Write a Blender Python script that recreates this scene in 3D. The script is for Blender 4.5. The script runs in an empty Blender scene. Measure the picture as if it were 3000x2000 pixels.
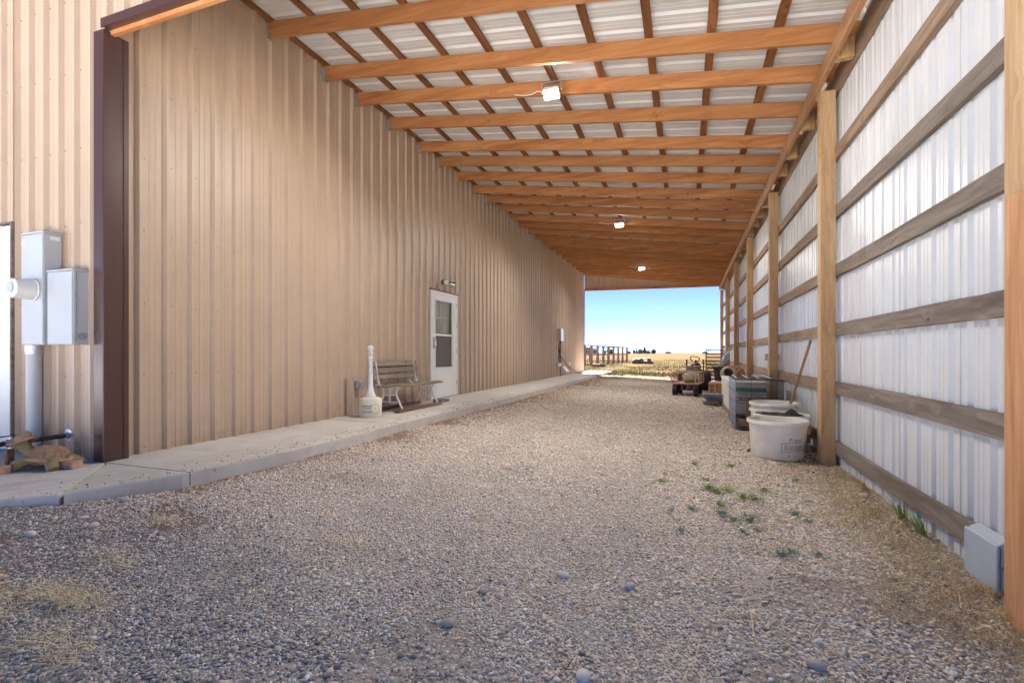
import bpy, bmesh, math, random
import numpy as np
from mathutils import Vector, Matrix, Euler, noise as mnoise
random.seed(7); rng = np.random.default_rng(7)
SC = bpy.context.scene
COL = SC.collection
# ------------------------------------------------------------------ camera
CAM_H = 1.16; F_PX = 1418.0; YAW = math.atan(508 / 1418.0)
cd = bpy.data.cameras.new('camera'); cam = bpy.data.objects.new('camera', cd); COL.objects.link(cam)
cam.location = (0, 0, CAM_H); cam.rotation_euler = (math.radians(90), 0, YAW)
cd.sensor_width = 36; cd.lens = F_PX / 3000 * 36; cd.shift_y = 0.0110
cd.clip_start = 0.05; cd.clip_end = 6000
SC.camera = cam
# ------------------------------------------------------------------ sky, sun, exposure
SUN_EL = 59.0; SUN_AZ = (-0.14, 0.99)
world = bpy.data.worlds.new('World'); SC.world = world; world.use_nodes = True
wn = world.node_tree.nodes; wl = world.node_tree.links
bg = wn['Background']; sky = wn.new('ShaderNodeTexSky'); sky.sky_type = 'NISHITA'; sky.sun_disc = False
sky.sun_elevation = math.radians(SUN_EL); sky.sun_rotation = math.atan2(SUN_AZ[0], SUN_AZ[1])
sky.air_density = 0.098; sky.altitude = 1100; sky.dust_density = 0.0; sky.ozone_density = 1.0
wl.new(sky.outputs[0], bg.inputs[0]); bg.inputs[1].default_value = 0.05
sd = bpy.data.lights.new('sun', 'SUN'); sun = bpy.data.objects.new('sun', sd); COL.objects.link(sun)
sd.energy = 3.3; sd.angle = math.radians(0.53); sd.color = (1, 0.965, 0.92)
ce = math.cos(math.radians(SUN_EL))
sun.rotation_euler = Vector((SUN_AZ[0] * ce, SUN_AZ[1] * ce, math.sin(math.radians(SUN_EL)))).to_track_quat('Z', 'Y').to_euler()
sun.location = (-6, 40, 40)
SC.view_settings.view_transform = 'Standard'; SC.view_settings.look = 'None'
SC.view_settings.exposure = 4.08; SC.view_settings.gamma = 1; SC.view_settings.use_curve_mapping = False
SC.cycles.use_denoising = True; SC.cycles.max_bounces = 10; SC.cycles.diffuse_bounces = 7
SC.cycles.glossy_bounces = 4; SC.cycles.transparent_max_bounces = 8; SC.cycles.sample_clamp_indirect = 6
LAMP = 195.0

# ------------------------------------------------------------------ helpers: pixel to point (photo is 3000 x 2000)
_F = (-math.sin(YAW), math.cos(YAW)); _R = (math.cos(YAW), math.sin(YAW))
def at(u, v, Y):
    r = (u - 1500) / F_PX; d = (_F[0] + r * _R[0], _F[1] + r * _R[1], (1033 - v) / F_PX)
    k = Y / d[1]; return (d[0] * k, Y, CAM_H + d[2] * k)
def gz(x, y):                                   # ground height: falls from the walkway to the right wall
    a = min(1, max(0, (x + 3.7) / 5.3)); z = 0.10 - 0.185 * a
    b = min(1, max(0, (y - 23) / 7)); z *= 1 - b
    if y < 0: z *= max(0, 1 + y / 8)
    return z + .075 * min(1, max(0, (-3.62 - x) / .7)) * min(1, max(0, (2.75 - y) / .6)) * min(1, max(0, (y + 1) / 1.5))
# ------------------------------------------------------------------ materials
MATS = {}
class N:
    def __init__(s, name):
        s.m = bpy.data.materials.new(name); s.m.use_nodes = True; s.t = s.m.node_tree
        s.b = s.t.nodes['Principled BSDF']; s.o = s.t.nodes['Material Output']; MATS[name] = s.m
    def n(s, typ, **k):
        nd = s.t.nodes.new('ShaderNode' + typ)
        for a, v in k.items(): setattr(nd, a, v)
        return nd
    def l(s, a, b): s.t.links.new(a, b)
    def set(s, **k):
        for a, v in k.items():
            i = s.b.inputs[a.replace('_', ' ')]
            i.default_value = v if not (isinstance(v, tuple) and len(v) == 3) else (*v, 1)
    def coord(s, scale=(1, 1, 1), kind='Object', rand=0.0):
        tc = s.n('TexCoord'); mp = s.n('Mapping'); mp.inputs['Scale'].default_value = scale
        src = tc.outputs[kind]
        if rand:
            oi = s.n('ObjectInfo'); vm = s.n('VectorMath', operation='MULTIPLY_ADD')
            cb = s.n('CombineXYZ'); s.l(oi.outputs['Random'], cb.inputs[0]); s.l(oi.outputs['Random'], cb.inputs[1]); s.l(oi.outputs['Random'], cb.inputs[2])
            vm.inputs[1].default_value = (rand, rand * 1.7, rand * .6); s.l(cb.outputs[0], vm.inputs[0]); s.l(src, vm.inputs[2]); src = vm.outputs[0]
        s.l(src, mp.inputs[0]); return mp.outputs[0]
    def noise(s, vec, scale=5, detail=4, rough=.5, dist=0):
        nd = s.n('TexNoise'); nd.inputs['Scale'].default_value = scale; nd.inputs['Detail'].default_value = detail
        nd.inputs['Roughness'].default_value = rough; nd.inputs['Distortion'].default_value = dist
        s.l(vec, nd.inputs['Vector']); return nd.outputs['Fac']
    def ramp(s, fac, stops):
        nd = s.n('ValToRGB'); e = nd.color_ramp.elements
        while len(e) < len(stops): e.new(.5)
        for el, (p, c) in zip(e, stops): el.position = p; el.color = (*c, 1) if isinstance(c, tuple) else (c, c, c, 1)
        s.l(fac, nd.inputs[0]); return nd.outputs[0]
    def mix(s, fac, a, b, mode='MIX'):
        nd = s.n('Mix', data_type='RGBA', blend_type=mode)
        for i, v in ((0, fac), (6, a), (7, b)):
            if hasattr(v, 'is_output'): s.l(v, nd.inputs[i])
            else: nd.inputs[i].default_value = (*v, 1) if isinstance(v, tuple) else v
        return nd.outputs[2]
    def math(s, op, a, b=0.0, c=0.0):
        nd = s.n('Math', operation=op)
        for i, v in enumerate((a, b, c)):
            if hasattr(v, 'is_output'): s.l(v, nd.inputs[i])
            else: nd.inputs[i].default_value = v
        return nd.outputs[0]
    def bump(s, h, strength=.3, dist=.005):
        nd = s.n('Bump'); nd.inputs['Strength'].default_value = strength; nd.inputs['Distance'].default_value = dist
        s.l(h, nd.inputs['Height']); s.l(nd.outputs[0], s.b.inputs['Normal'])
    def base(s, c): s.l(c, s.b.inputs['Base Color'])

def plain(name, c, rough=.5, metal=0, var=.12, nscale=9, bump=0.0, spec=.5, bscale=60):
    s = N(name); v = s.coord(rand=7.0)
    n1 = s.noise(v, nscale, 5, .6)
    k = lambda f: tuple(min(1, x * f) for x in c)
    s.base(s.ramp(n1, [(.3, k(1 - var)), (.7, k(1 + var))])); s.set(Roughness=rough, Metallic=metal)
    s.b.inputs['Specular IOR Level'].default_value = spec
    s.l(s.math('MULTIPLY_ADD', n1, .2, rough - .1), s.b.inputs['Roughness'])
    if bump: s.bump(s.noise(v, bscale, 3), bump, .004)
    return s.m

def wood(name, dark, mid, light, axis='Y', knots=.5, rough=.62, grey=None, grain=1.0):
    s = N(name); st = {'X': (.9, 11, 11), 'Y': (11, .9, 11), 'Z': (11, 11, .9)}[axis]
    v = s.coord(st, rand=9.0); vk = s.coord({'X': (.55, 1, 1), 'Y': (1, .55, 1), 'Z': (1, 1, .55)}[axis], rand=9.0)
    # knots bend the grain round them
    vo = s.n('TexVoronoi'); vo.inputs['Scale'].default_value = 4.2; s.l(vk, vo.inputs['Vector'])
    near = s.math('POWER', s.math('SUBTRACT', 1.0, s.math('MINIMUM', s.math('MULTIPLY', vo.outputs['Distance'], 3.2), 1.0)), 2.0)
    wv = s.n('VectorMath', operation='MULTIPLY_ADD'); cb = s.n('CombineXYZ')
    for i in range(3): s.l(near, cb.inputs[i])
    wv.inputs[1].default_value = (1.1, 1.1, 1.1); s.l(cb.outputs[0], wv.inputs[0]); s.l(v, wv.inputs[2])
    g1 = s.noise(wv.outputs[0], 1.1, 6, .62, .7)
    rings = s.math('FRACT', s.math('MULTIPLY', s.noise(wv.outputs[0], .45, 2, .5, .3), 13.0 * grain))
    g2 = s.noise(wv.outputs[0], 9, 3, .7)
    c = s.ramp(g1, [(.28, dark), (.5, mid), (.74, light)])
    c = s.mix(s.math('MULTIPLY', s.math('POWER', rings, 3.0), .42), c, dark)
    c = s.mix(s.math('MULTIPLY', g2, .25), c, dark)
    kn = s.math('LESS_THAN', vo.outputs['Distance'], .062); cell = s.math('GREATER_THAN', s.n_out(vo), 1 - knots)
    c = s.mix(s.math('MULTIPLY', s.math('MULTIPLY', kn, cell), .8), c, tuple(x * .3 for x in dark))
    oi = s.n('ObjectInfo'); c = s.mix(s.math('MULTIPLY', oi.outputs['Random'], .5), c, tuple(x * .62 for x in mid))
    if grey: c = s.mix(s.ramp(s.noise(s.coord(rand=5.0), 1.3, 4), [(.38, 0.0), (.62, .9)]), c, grey)
    s.base(c); s.set(Roughness=rough); s.b.inputs['Specular IOR Level'].default_value = .25
    s.bump(s.math('ADD', g1, s.math('MULTIPLY', g2, .4)), .25, .003); return s.m
def _vo(s, vo):
    sp = s.n('SeparateColor'); s.l(vo.outputs['Color'], sp.inputs[0]); return sp.outputs[0]
N.n_out = _vo
OD, OM, OL = (.28, .095, .030), (.51, .225, .082), (.66, .36, .16)
for a in 'XYZ': wood('wood_orange_' + a, OD, OM, OL, a, .7)
wood('wood_purlin_Y', (.10, .034, .012), (.28, .115, .042), (.44, .21, .085), 'Y', .8)
wood('wood_post_Z', (.33, .18, .08), (.60, .39, .20), (.72, .53, .32), 'Z', .6, grain=1.4)
wood('wood_beam_Y', (.26, .12, .055), (.47, .26, .13), (.62, .40, .23), 'Y', .7)
wood('wood_girt_Y', (.16, .10, .065), (.38, .265, .18), (.56, .42, .31), 'Y', .6, .8)
wood('wood_girt_grey_Y', (.11, .088, .07), (.25, .205, .17), (.40, .345, .295), 'Y', .5, .85)
wood('wood_weather_Y', (.17, .125, .095), (.33, .26, .20), (.48, .40, .32), 'Y', .5, .8)
wood('wood_weather_X', (.17, .125, .095), (.33, .26, .20), (.48, .40, .32), 'X', .5, .8)
wood('wood_chair_Z', (.30, .13, .05), (.47, .25, .11), (.58, .36, .19), 'Z', .5)
wood('wood_guard_Z', (.40, .17, .07), (.66, .33, .16), (.76, .46, .27), 'Z', .4)
wood('skid_wood', (.10, .05, .03), (.27, .16, .10), (.46, .33, .24), 'Y', .6, .9)
wood('wood_handle_Z', (.25, .13, .06), (.42, .25, .13), (.54, .36, .2), 'Z', .2)

def sheet_metal(name, c, rough, dirt=(.25, .2, .15), dirtamt=.18, warp=.0015):
    s = N(name); v = s.coord(rand=13.0)
    n = s.noise(v, 1.6, 5, .6); k = lambda f: tuple(x * f for x in c)
    vs = s.coord((7, 7, .5), rand=13.0); streak = s.noise(vs, 1.5, 5, .65)
    cc = s.ramp(n, [(.3, k(.93)), (.7, k(1.05))])
    cc = s.mix(s.math('MULTIPLY', s.ramp(streak, [(.5, 0.0), (.8, 1.0)]), dirtamt), cc, dirt)
    oi = s.n('ObjectInfo'); cc = s.mix(s.math('MULTIPLY', oi.outputs['Random'], .10), cc, k(.6))
    if name == 'tan_panel':
        tc = s.n('TexCoord'); sp = s.n('SeparateXYZ'); s.l(tc.outputs['Object'], sp.inputs[0])
        lowz = s.math('MAXIMUM', s.math('MULTIPLY_ADD', sp.outputs[2], -2.4, 1.0), 0.0)
        cc = s.mix(s.math('MULTIPLY', s.math('MULTIPLY', lowz, s.ramp(s.noise(v, 9, 5, .65), [(.35, 0.0), (.7, 1.0)])), .55), cc, (.33, .22, .15))
    s.base(cc); s.set(Roughness=rough); s.l(s.math('MULTIPLY_ADD', streak, .22, rough - .1), s.b.inputs['Roughness'])
    s.bump(s.noise(s.coord((1, 1, .35), rand=13.0), 2.2, 1, .4), .3, warp * 4); return s.m
sheet_metal('tan_panel', (.505, .378, .275), .43)
sheet_metal('liner_panel', (.66, .68, .70), .34, (.36, .30, .25), .10)
sheet_metal('roof_liner', (.64, .63, .61), .36, (.5, .45, .4), .02)
sheet_metal('brown_trim', (.075, .036, .030), .3, (.15, .1, .08), .12)
sheet_metal('roof_brown', (.10, .05, .04), .4)
plain('white_paint', (.74, .74, .73), .38, var=.04, nscale=3)
plain('white_iron', (.72, .73, .74), .42, var=.08, nscale=14, bump=.1)
plain('white_plastic', (.74, .73, .69), .34, var=.05, nscale=4)
def tub_plastic():
    s = N('tub_plastic'); v = s.coord(rand=4.0); n = s.noise(v, 5, 6, .65)
    sep = s.n('SeparateXYZ'); tc = s.n('TexCoord'); s.l(tc.outputs['Object'], sep.inputs[0])
    low = s.math('SUBTRACT', .17, sep.outputs[2]); low = s.math('MULTIPLY', s.math('MAXIMUM', low, 0), 3.2)
    c = s.ramp(n, [(.35, (.66, .63, .56)), (.6, (.76, .74, .69))])
    c = s.mix(s.math('MINIMUM', s.math('MULTIPLY', low, n), .8), c, (.42, .33, .23))
    sp = s.noise(v, 34, 3, .6); c = s.mix(s.ramp(sp, [(.66, 0.0), (.72, .5)]), c, (.35, .27, .2))
    s.base(c); s.set(Roughness=.36, Subsurface_Weight=0.0); s.bump(n, .05, .004)
tub_plastic()
plain('cream_plastic', (.70, .66, .52), .4, var=.07, nscale=6)
plain('grey_box', (.46, .48, .50), .36, metal=0, var=.05, nscale=3)
plain('galv', (.50, .52, .54), .38, metal=.75, var=.18, nscale=30)
plain('dark_steel', (.09, .075, .07), .5, metal=.6, var=.3, nscale=20)
plain('rusty', (.22, .11, .06), .8, var=.45, nscale=16, bump=.3)
plain('rust_pink', (.58, .34, .28), .6, var=.22, nscale=18)
plain('black_plastic', (.014, .014, .017), .5, var=.3, nscale=10)
plain('rubber', (.013, .013, .014), .72, var=.3, nscale=22, bump=.15)
plain('screw_metal', (.24, .19, .15), .45, metal=.4, var=.2)
plain('print_dark', (.05, .05, .06), .6, var=.3, nscale=30)
plain('print_grey', (.36, .36, .37), .6, var=.2, nscale=30)
plain('soil', (.032, .024, .019), .95, var=.6, nscale=30, bump=.9, bscale=45)
plain('terracotta', (.44, .265, .165), .85, var=.25, nscale=14, bump=.35, bscale=40)
plain('turtle_skin', (.29, .215, .10), .85, var=.25, nscale=14, bump=.5, bscale=50)
plain('brick', (.42, .25, .18), .9, var=.3, nscale=14, bump=.5)
plain('pink_fabric', (.60, .36, .38), .9, var=.12, nscale=30, bump=.2)
plain('teal', (.03, .27, .29), .45, var=.2)
plain('teal_print', (.05, .22, .24), .5, var=.2)
plain('green_hay', (.16, .17, .05), .95, var=.5, nscale=18, bump=.8, bscale=50)
plain('grey_tarp', (.33, .33, .34), .6, var=.2)
plain('slate', (.135, .145, .17), .75, var=.4, nscale=12, bump=.6)
plain('flagstone', (.34, .27, .22), .85, var=.3, nscale=9, bump=.5)
plain('rock_tan', (.17, .125, .09), .9, var=.35, nscale=5, bump=.6, bscale=14)
plain('cord_black', (.035, .032, .03), .55)
plain('hose_beige', (.42, .36, .22), .6, var=.2)
plain('bark', (.12, .085, .06), .9, var=.3)
plain('far_wall', (.48, .47, .46), .8, var=.1); plain('far_wall_tan', (.40, .35, .30), .8, var=.1)
plain('far_roof', (.20, .17, .16), .8, var=.2); plain('far_glass', (.05, .06, .07), .2)
plain('tractor_tan', (.30, .22, .17), .5, var=.15)
plain('curtain', (.74, .74, .68), .85, var=.12, nscale=22)
plain('screen_mesh', (.115, .10, .09), .75, var=.1)
plain('chrome', (.68, .67, .64), .22, metal=.9, var=.05)
def glassy():
    s = N('window_glass'); s.set(Base_Color=(.9, .93, .92), Roughness=.03); s.b.inputs['Transmission Weight'].default_value = 1; s.b.inputs['IOR'].default_value = 1.1
glassy()
def emis(name, c, st):
    s = N(name); s.set(Base_Color=(.8, .8, .8)); s.b.inputs['Emission Color'].default_value = (*c, 1); s.b.inputs['Emission Strength'].default_value = st
emis('lamp_glow', (1, .95, .87), LAMP)
def concrete():
    s = N('concrete'); v = s.coord(rand=3.0); n = s.noise(v, 1.1, 6, .65); f = s.noise(v, 60, 3, .7)
    c = s.ramp(n, [(.3, (.47, .44, .41)), (.55, (.60, .575, .55)), (.75, (.66, .65, .63))])
    c = s.mix(s.math('MULTIPLY', f, .25), c, (.33, .29, .26)); sp = s.noise(v, 24, 2, .5)
    c = s.mix(s.ramp(sp, [(.70, 0.0), (.74, .6)]), c, (.15, .12, .1))
    st = s.noise(v, 3.2, 6, .75, .6); c = s.mix(s.ramp(st, [(.52, 0.0), (.72, .55)]), c, (.34, .27, .215))
    s.base(c); s.set(Roughness=.85); s.b.inputs['Specular IOR Level'].default_value = .3
    s.bump(s.math('ADD', n, s.math('MULTIPLY', f, .3)), .35, .004)
concrete()
def leafmat(name, a, b):
    s = N(name); s.base(s.ramp(s.noise(s.coord(), 14, 3), [(.3, a), (.7, b)])); s.set(Roughness=.8); s.b.inputs['Specular IOR Level'].default_value = .08
leafmat('weed_green', (.22, .31, .10), (.40, .49, .20)); leafmat('weed_blue', (.20, .28, .18), (.36, .43, .30))
leafmat('dry_grass', (.42, .31, .18), (.70, .57, .37)); leafmat('straw', (.66, .54, .32), (.84, .74, .50))
leafmat('far_leaf', (.10, .115, .085), (.15, .165, .12))  # distant foliage, haze put into the colour by lightening it
def pebble_mat():
    s = N('pebble'); at_ = s.n('Attribute', attribute_type='INSTANCER', attribute_name='col')
    n = s.noise(s.coord((1, 1, 1)), 2.2, 4, .7)
    c = s.mix(s.math('MULTIPLY', n, .5), at_.outputs['Color'], (.20, .17, .14), 'MULTIPLY'); c = s.mix(.45, at_.outputs['Color'], c)
    s.base(c); s.set(Roughness=.72); s.b.inputs['Specular IOR Level'].default_value = .3
pebble_mat()
def ground_mat():
    s = N('ground_mix'); v = s.coord(); sep = s.n('SeparateXYZ'); s.l(v, sep.inputs[0]); x, y = sep.outputs[0], sep.outputs[1]
    fine = s.noise(v, 45, 4, .7); med = s.noise(v, 1.4, 5, .6); big = s.noise(v, .16, 5, .6); vbig = s.noise(s.coord((.02, .10, 1)), 1.0, 5, .6)
    # crushed stone and dirt under the roof
    vo = s.n('TexVoronoi'); vo.inputs['Scale'].default_value = 62; s.l(v, vo.inputs['Vector'])
    sp = s.n('SeparateColor'); s.l(vo.outputs['Color'], sp.inputs[0])
    g = s.ramp(sp.outputs[0], [(.0, (.28, .245, .22)), (.35, (.40, .35, .305)), (.7, (.50, .44, .385)), (1.0, (.62, .57, .51))])
    g = s.mix(s.math('MULTIPLY', s.math('MINIMUM', s.math('MULTIPLY', vo.outputs['Distance'], 1.3), 1), .4), g, (.22, .19, .165))
    red = s.ramp(s.math('ADD', s.math('MULTIPLY', x, -1), s.math('MULTIPLY', med, 1.1)), [(.0, 0.0), (1.0, 1.0)])
    edge = s.ramp(s.math('MULTIPLY_ADD', s.math('ADD', x, s.math('MULTIPLY', med, -.9)), -1.0, -2.9), [(.0, 0.0), (.75, .8)])
    g = s.mix(edge, g, (.22, .125, .085))
    # field: straw, green flush near the building, bare sandy strips
    f = s.ramp(big, [(.3, (0.066, 0.045, 0.024)), (.5, (0.089, 0.062, 0.034)), (.7, (0.075, 0.053, 0.028))])
    f = s.mix(s.ramp(vbig, [(.42, 0.0), (.6, .55)]), f, (0.066, 0.045, 0.030))
    nearY = s.ramp(s.math('MULTIPLY_ADD', y, -.011, .95), [(.0, 0.0), (.55, 1.0)])
    gn = s.math('MULTIPLY', s.ramp(s.noise(v, .33, 4, .6), [(.44, 0.0), (.58, .85)]), nearY)
    f = s.mix(gn, f, (0.043, 0.043, 0.016))
    f = s.mix(s.ramp(s.noise(s.coord((.25, .55, 1)), 1, 4, .6), [(.55, 0.0), (.68, .8)]), f, (0.101, 0.075, 0.056))
    f = s.mix(s.math('MULTIPLY', fine, .4), f, (0.036, 0.025, 0.015))
    out = s.ramp(s.math('ADD', s.math('SUBTRACT', y, 22.0), s.math('MULTIPLY', s.noise(v, .8, 4), 1.6)), [(.3, 0.0), (1.0, 1.0)])
    side = s.ramp(s.math('SUBTRACT', x, 4.0), [(.0, 0.0), (1.0, 1.0)]); front = s.ramp(s.math('MULTIPLY_ADD', y, -.1, -2.5), [(.0, 0.0), (1.0, 1.0)])
    strip = s.ramp(s.math('SUBTRACT', 24.2, s.math('ADD', y, s.math('MULTIPLY', med, .8))), [(.0, 0.0), (.6, .75)])
    f = s.mix(strip, f, (.12, .093, .064))
    m = s.math('MAXIMUM', out, s.math('MAXIMUM', side, front))
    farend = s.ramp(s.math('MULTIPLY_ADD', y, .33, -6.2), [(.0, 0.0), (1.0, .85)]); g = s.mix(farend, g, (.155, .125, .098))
    rlit = s.ramp(s.math('MULTIPLY', s.math('ADD', x, s.math('MULTIPLY', med, 1.4)), .4), [(.40, 0.0), (.75, .6)])
    g = s.mix(rlit, g, s.ramp(fine, [(.3, (.16, .115, .08)), (.7, (.34, .26, .19))]))
    yard = s.ramp(s.math('MULTIPLY_ADD', y, -.8, .35), [(.0, 0.0), (1.0, 1.0)])
    g = s.mix(yard, g, s.ramp(med, [(.3, (.46, .46, .465)), (.7, (.55, .55, .555))]))  # unseen ground behind the camera, made pale to bounce sunlight onto the front
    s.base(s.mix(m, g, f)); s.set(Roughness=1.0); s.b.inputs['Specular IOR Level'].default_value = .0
    s.bump(s.math('ADD', fine, s.math('SUBTRACT', 1.0, vo.outputs['Distance'])), .6, .008)
ground_mat()
M = MATS
# ------------------------------------------------------------------ mesh helpers
class MB:
    def __init__(s): s.v = []; s.f = []; s.mi = []
    def add(s, v, f, mi=0):
        o = len(s.v); s.v += [tuple(p) for p in v]; s.f += [tuple(i + o for i in q) for q in f]; s.mi += [mi] * len(f); return s
    def box(s, x0, x1, y0, y1, z0, z1, mi=0, T=None):
        v = [Vector(p) for p in ((x0, y0, z0), (x1, y0, z0), (x1, y1, z0), (x0, y1, z0), (x0, y0, z1), (x1, y0, z1), (x1, y1, z1), (x0, y1, z1))]
        if T: v = [T @ p for p in v]
        return s.add(v, [(3, 2, 1, 0), (4, 5, 6, 7), (0, 1, 5, 4), (1, 2, 6, 5), (2, 3, 7, 6), (3, 0, 4, 7)], mi)
    def bar(s, a, b, w, h, up=(0, 0, 1)):                        # rectangular bar from a to b
        a, b = Vector(a), Vector(b); d = (b - a).normalized(); u = Vector(up); sd_ = d.cross(u)
        if sd_.length < 1e-4: sd_ = d.cross(Vector((1, 0, 0)))
        sd_.normalize(); u = sd_.cross(d); v = []
        for p in (a, b):
            for i, j in ((-1, -1), (1, -1), (1, 1), (-1, 1)): v.append(p + sd_ * (i * w / 2) + u * (j * h / 2))
        return s.add(v, [(0, 1, 2, 3), (7, 6, 5, 4), (0, 4, 5, 1), (1, 5, 6, 2), (2, 6, 7, 3), (3, 7, 4, 0)])
    def tube(s, path, r, n=8, flat=1.0, cap=True):
        P = [Vector(p) for p in path]; rr = r if isinstance(r, (list, tuple)) else [r] * len(P); o = len(s.v)
        prev = None
        for i, p in enumerate(P):
            d = (P[min(i + 1, len(P) - 1)] - P[max(i - 1, 0)]).normalized()
            if prev is None: u = d.cross(Vector((0, 0, 1))) if abs(d.z) < .95 else d.cross(Vector((1, 0, 0)))
            else: u = prev - d * prev.dot(d)
            u.normalize(); prev = u; w = d.cross(u)
            for k in range(n):
                a = 2 * math.pi * k / n; s.v.append(tuple(p + u * (math.cos(a) * rr[i]) + w * (math.sin(a) * rr[i] * flat)))
        for i in range(len(P) - 1):
            for k in range(n):
                s.f.append((o + i * n + k, o + i * n + (k + 1) % n, o + (i + 1) * n + (k + 1) % n, o + (i + 1) * n + k)); s.mi.append(0)
        if cap:
            s.f.append(tuple(o + k for k in range(n))[::-1]); s.f.append(tuple(o + (len(P) - 1) * n + k for k in range(n))); s.mi += [0, 0]
        return s
    def lathe(s, prof, n=24, c=(0, 0, 0), cap=True, wob=0.0):
        o = len(s.v)
        for (r, z) in prof:
            for k in range(n):
                a = 2 * math.pi * k / n; q = 1 + (wob * math.sin(3 * a + z * 5) if wob else 0); s.v.append((c[0] + r * q * math.cos(a), c[1] + r * q * math.sin(a), c[2] + z))
        for i in range(len(prof) - 1):
            for k in range(n): s.f.append((o + i * n + k, o + i * n + (k + 1) % n, o + (i + 1) * n + (k + 1) % n, o + (i + 1) * n + k)); s.mi.append(0)
        if cap:
            s.f.append(tuple(o + k for k in range(n))[::-1]); s.f.append(tuple(o + (len(prof) - 1) * n + k for k in range(n))); s.mi += [0, 0]
        return s
    def ell(s, c, r, rot=None, nu=14, nv=9, fn=None):           # ellipsoid, optional displacement
        o = len(s.v); R_ = rot.to_matrix() if rot else Matrix.Identity(3)
        for i in range(nv + 1):
            t = math.pi * i / nv
            for k in range(nu):
                a = 2 * math.pi * k / nu; p = Vector((math.sin(t) * math.cos(a), math.sin(t) * math.sin(a), math.cos(t))); q = fn(p) if fn else 1
                p = R_ @ Vector((p.x * r[0] * q, p.y * r[1] * q, p.z * r[2] * q)); s.v.append((c[0] + p.x, c[1] + p.y, c[2] + p.z))
        for i in range(nv):
            for k in range(nu): s.f.append((o + i * nu + k, o + (i + 1) * nu + k, o + (i + 1) * nu + (k + 1) % nu, o + i * nu + (k + 1) % nu)); s.mi.append(0)
        return s
    def prism(s, pts, a, b, plane='xz'):                        # polygon extruded between a and b on the third axis
        n = len(pts)
        def q(p, t): return {'xz': (p[0], t, p[1]), 'yz': (t, p[0], p[1]), 'xy': (p[0], p[1], t)}[plane]
        return s.add([q(p, a) for p in pts] + [q(p, b) for p in pts], [tuple(range(n)), tuple(range(2 * n - 1, n - 1, -1))] + [(i, n + i, n + (i + 1) % n, (i + 1) % n) for i in range(n)])
    def mesh(s, name, mats, smooth=False, bevel=0.0, fixn=True):
        me = bpy.data.meshes.new(name); me.from_pydata(s.v, [], s.f)
        for m in (mats if isinstance(mats, list) else [mats]): me.materials.append(M[m] if isinstance(m, str) else m)
        if any(s.mi): me.polygons.foreach_set('material_index', s.mi)
        if fixn or bevel:
            bm = bmesh.new(); bm.from_mesh(me)
            if bevel: bmesh.ops.bevel(bm, geom=[e for e in bm.edges if e.is_manifold and e.calc_face_angle(0) > .6], offset=bevel, segments=1, affect='EDGES', clamp_overlap=True)
            bmesh.ops.recalc_face_normals(bm, faces=bm.faces); bm.to_mesh(me); bm.free()
        if smooth:
            me.polygons.foreach_set('use_smooth', [True] * len(me.polygons))
            try: me.set_sharp_from_angle(angle=math.radians(38))
            except Exception: pass
        me.update(); return me
    def build(s, name, mats, parent=None, smooth=False, bevel=0.0, loc=None, fixn=True):
        return put(name, s.mesh(name, mats, smooth, bevel, fixn), parent, loc)
def put(name, me, parent=None, loc=None, rot=None):
    o = bpy.data.objects.new(name, me); COL.objects.link(o)
    if parent: o.parent = parent
    if loc: o.location = loc
    if rot: o.rotation_euler = rot
    return o
def tag(o, label, cat, group=None, kind=None):
    o['label'] = label; o['category'] = cat
    if group: o['group'] = group
    if kind: o['kind'] = kind
    return o
def struct(o, label=None, kind='structure'):
    o['kind'] = kind
    if label: o['label'] = label
    return o
def thing(name, label, cat, loc=(0, 0, 0), rz=0.0, group=None):
    o = bpy.data.objects.new(name, None); COL.objects.link(o); o.location = loc; o.rotation_euler = (0, 0, rz); o.empty_display_size = .1
    return tag(o, label, cat, group)
def copy_tree(o, parent=None):
    c = o.copy(); COL.objects.link(c); c.parent = parent
    for ch in list(o.children): copy_tree(ch, c)
    return c
def text_mesh(txt, size, fn, name, mat, parent, font_shear=0.0, depth=0.0, offset=0.0, space=1.0):
    cu = bpy.data.curves.new('t', 'FONT'); cu.body = txt; cu.size = size; cu.align_x = 'CENTER'; cu.align_y = 'CENTER'; cu.resolution_u = 3; cu.shear = font_shear; cu.offset = offset; cu.space_character = space
    ob = bpy.data.objects.new('t', cu); COL.objects.link(ob); dg = bpy.context.evaluated_depsgraph_get()
    me = bpy.data.meshes.new_from_object(ob.evaluated_get(dg)); bpy.data.objects.remove(ob); bpy.data.curves.remove(cu)
    bm = bmesh.new(); bm.from_mesh(me); bmesh.ops.triangulate(bm, faces=bm.faces); bmesh.ops.subdivide_edges(bm, edges=[e for e in bm.edges if e.calc_length() > size * .4], cuts=2)
    for v in bm.verts: v.co = fn(v.co.x, v.co.y)
    bm.to_mesh(me); bm.free(); me.name = name; me.materials.clear(); me.materials.append(M[mat]); return put(name, me, parent)

# ================================================================== LARGE STRUCTURE
XL = -4.85; YF = 2.79; YB = 24.35; SLAB = .21; SLOPE = .1304
def roof_z(x): return 5.22 - SLOPE * (x - XL)                # underside of the purlins
def XR(y): return 1.41 + .0055 * (y - 6.2)                   # inner face of the right posts

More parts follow.
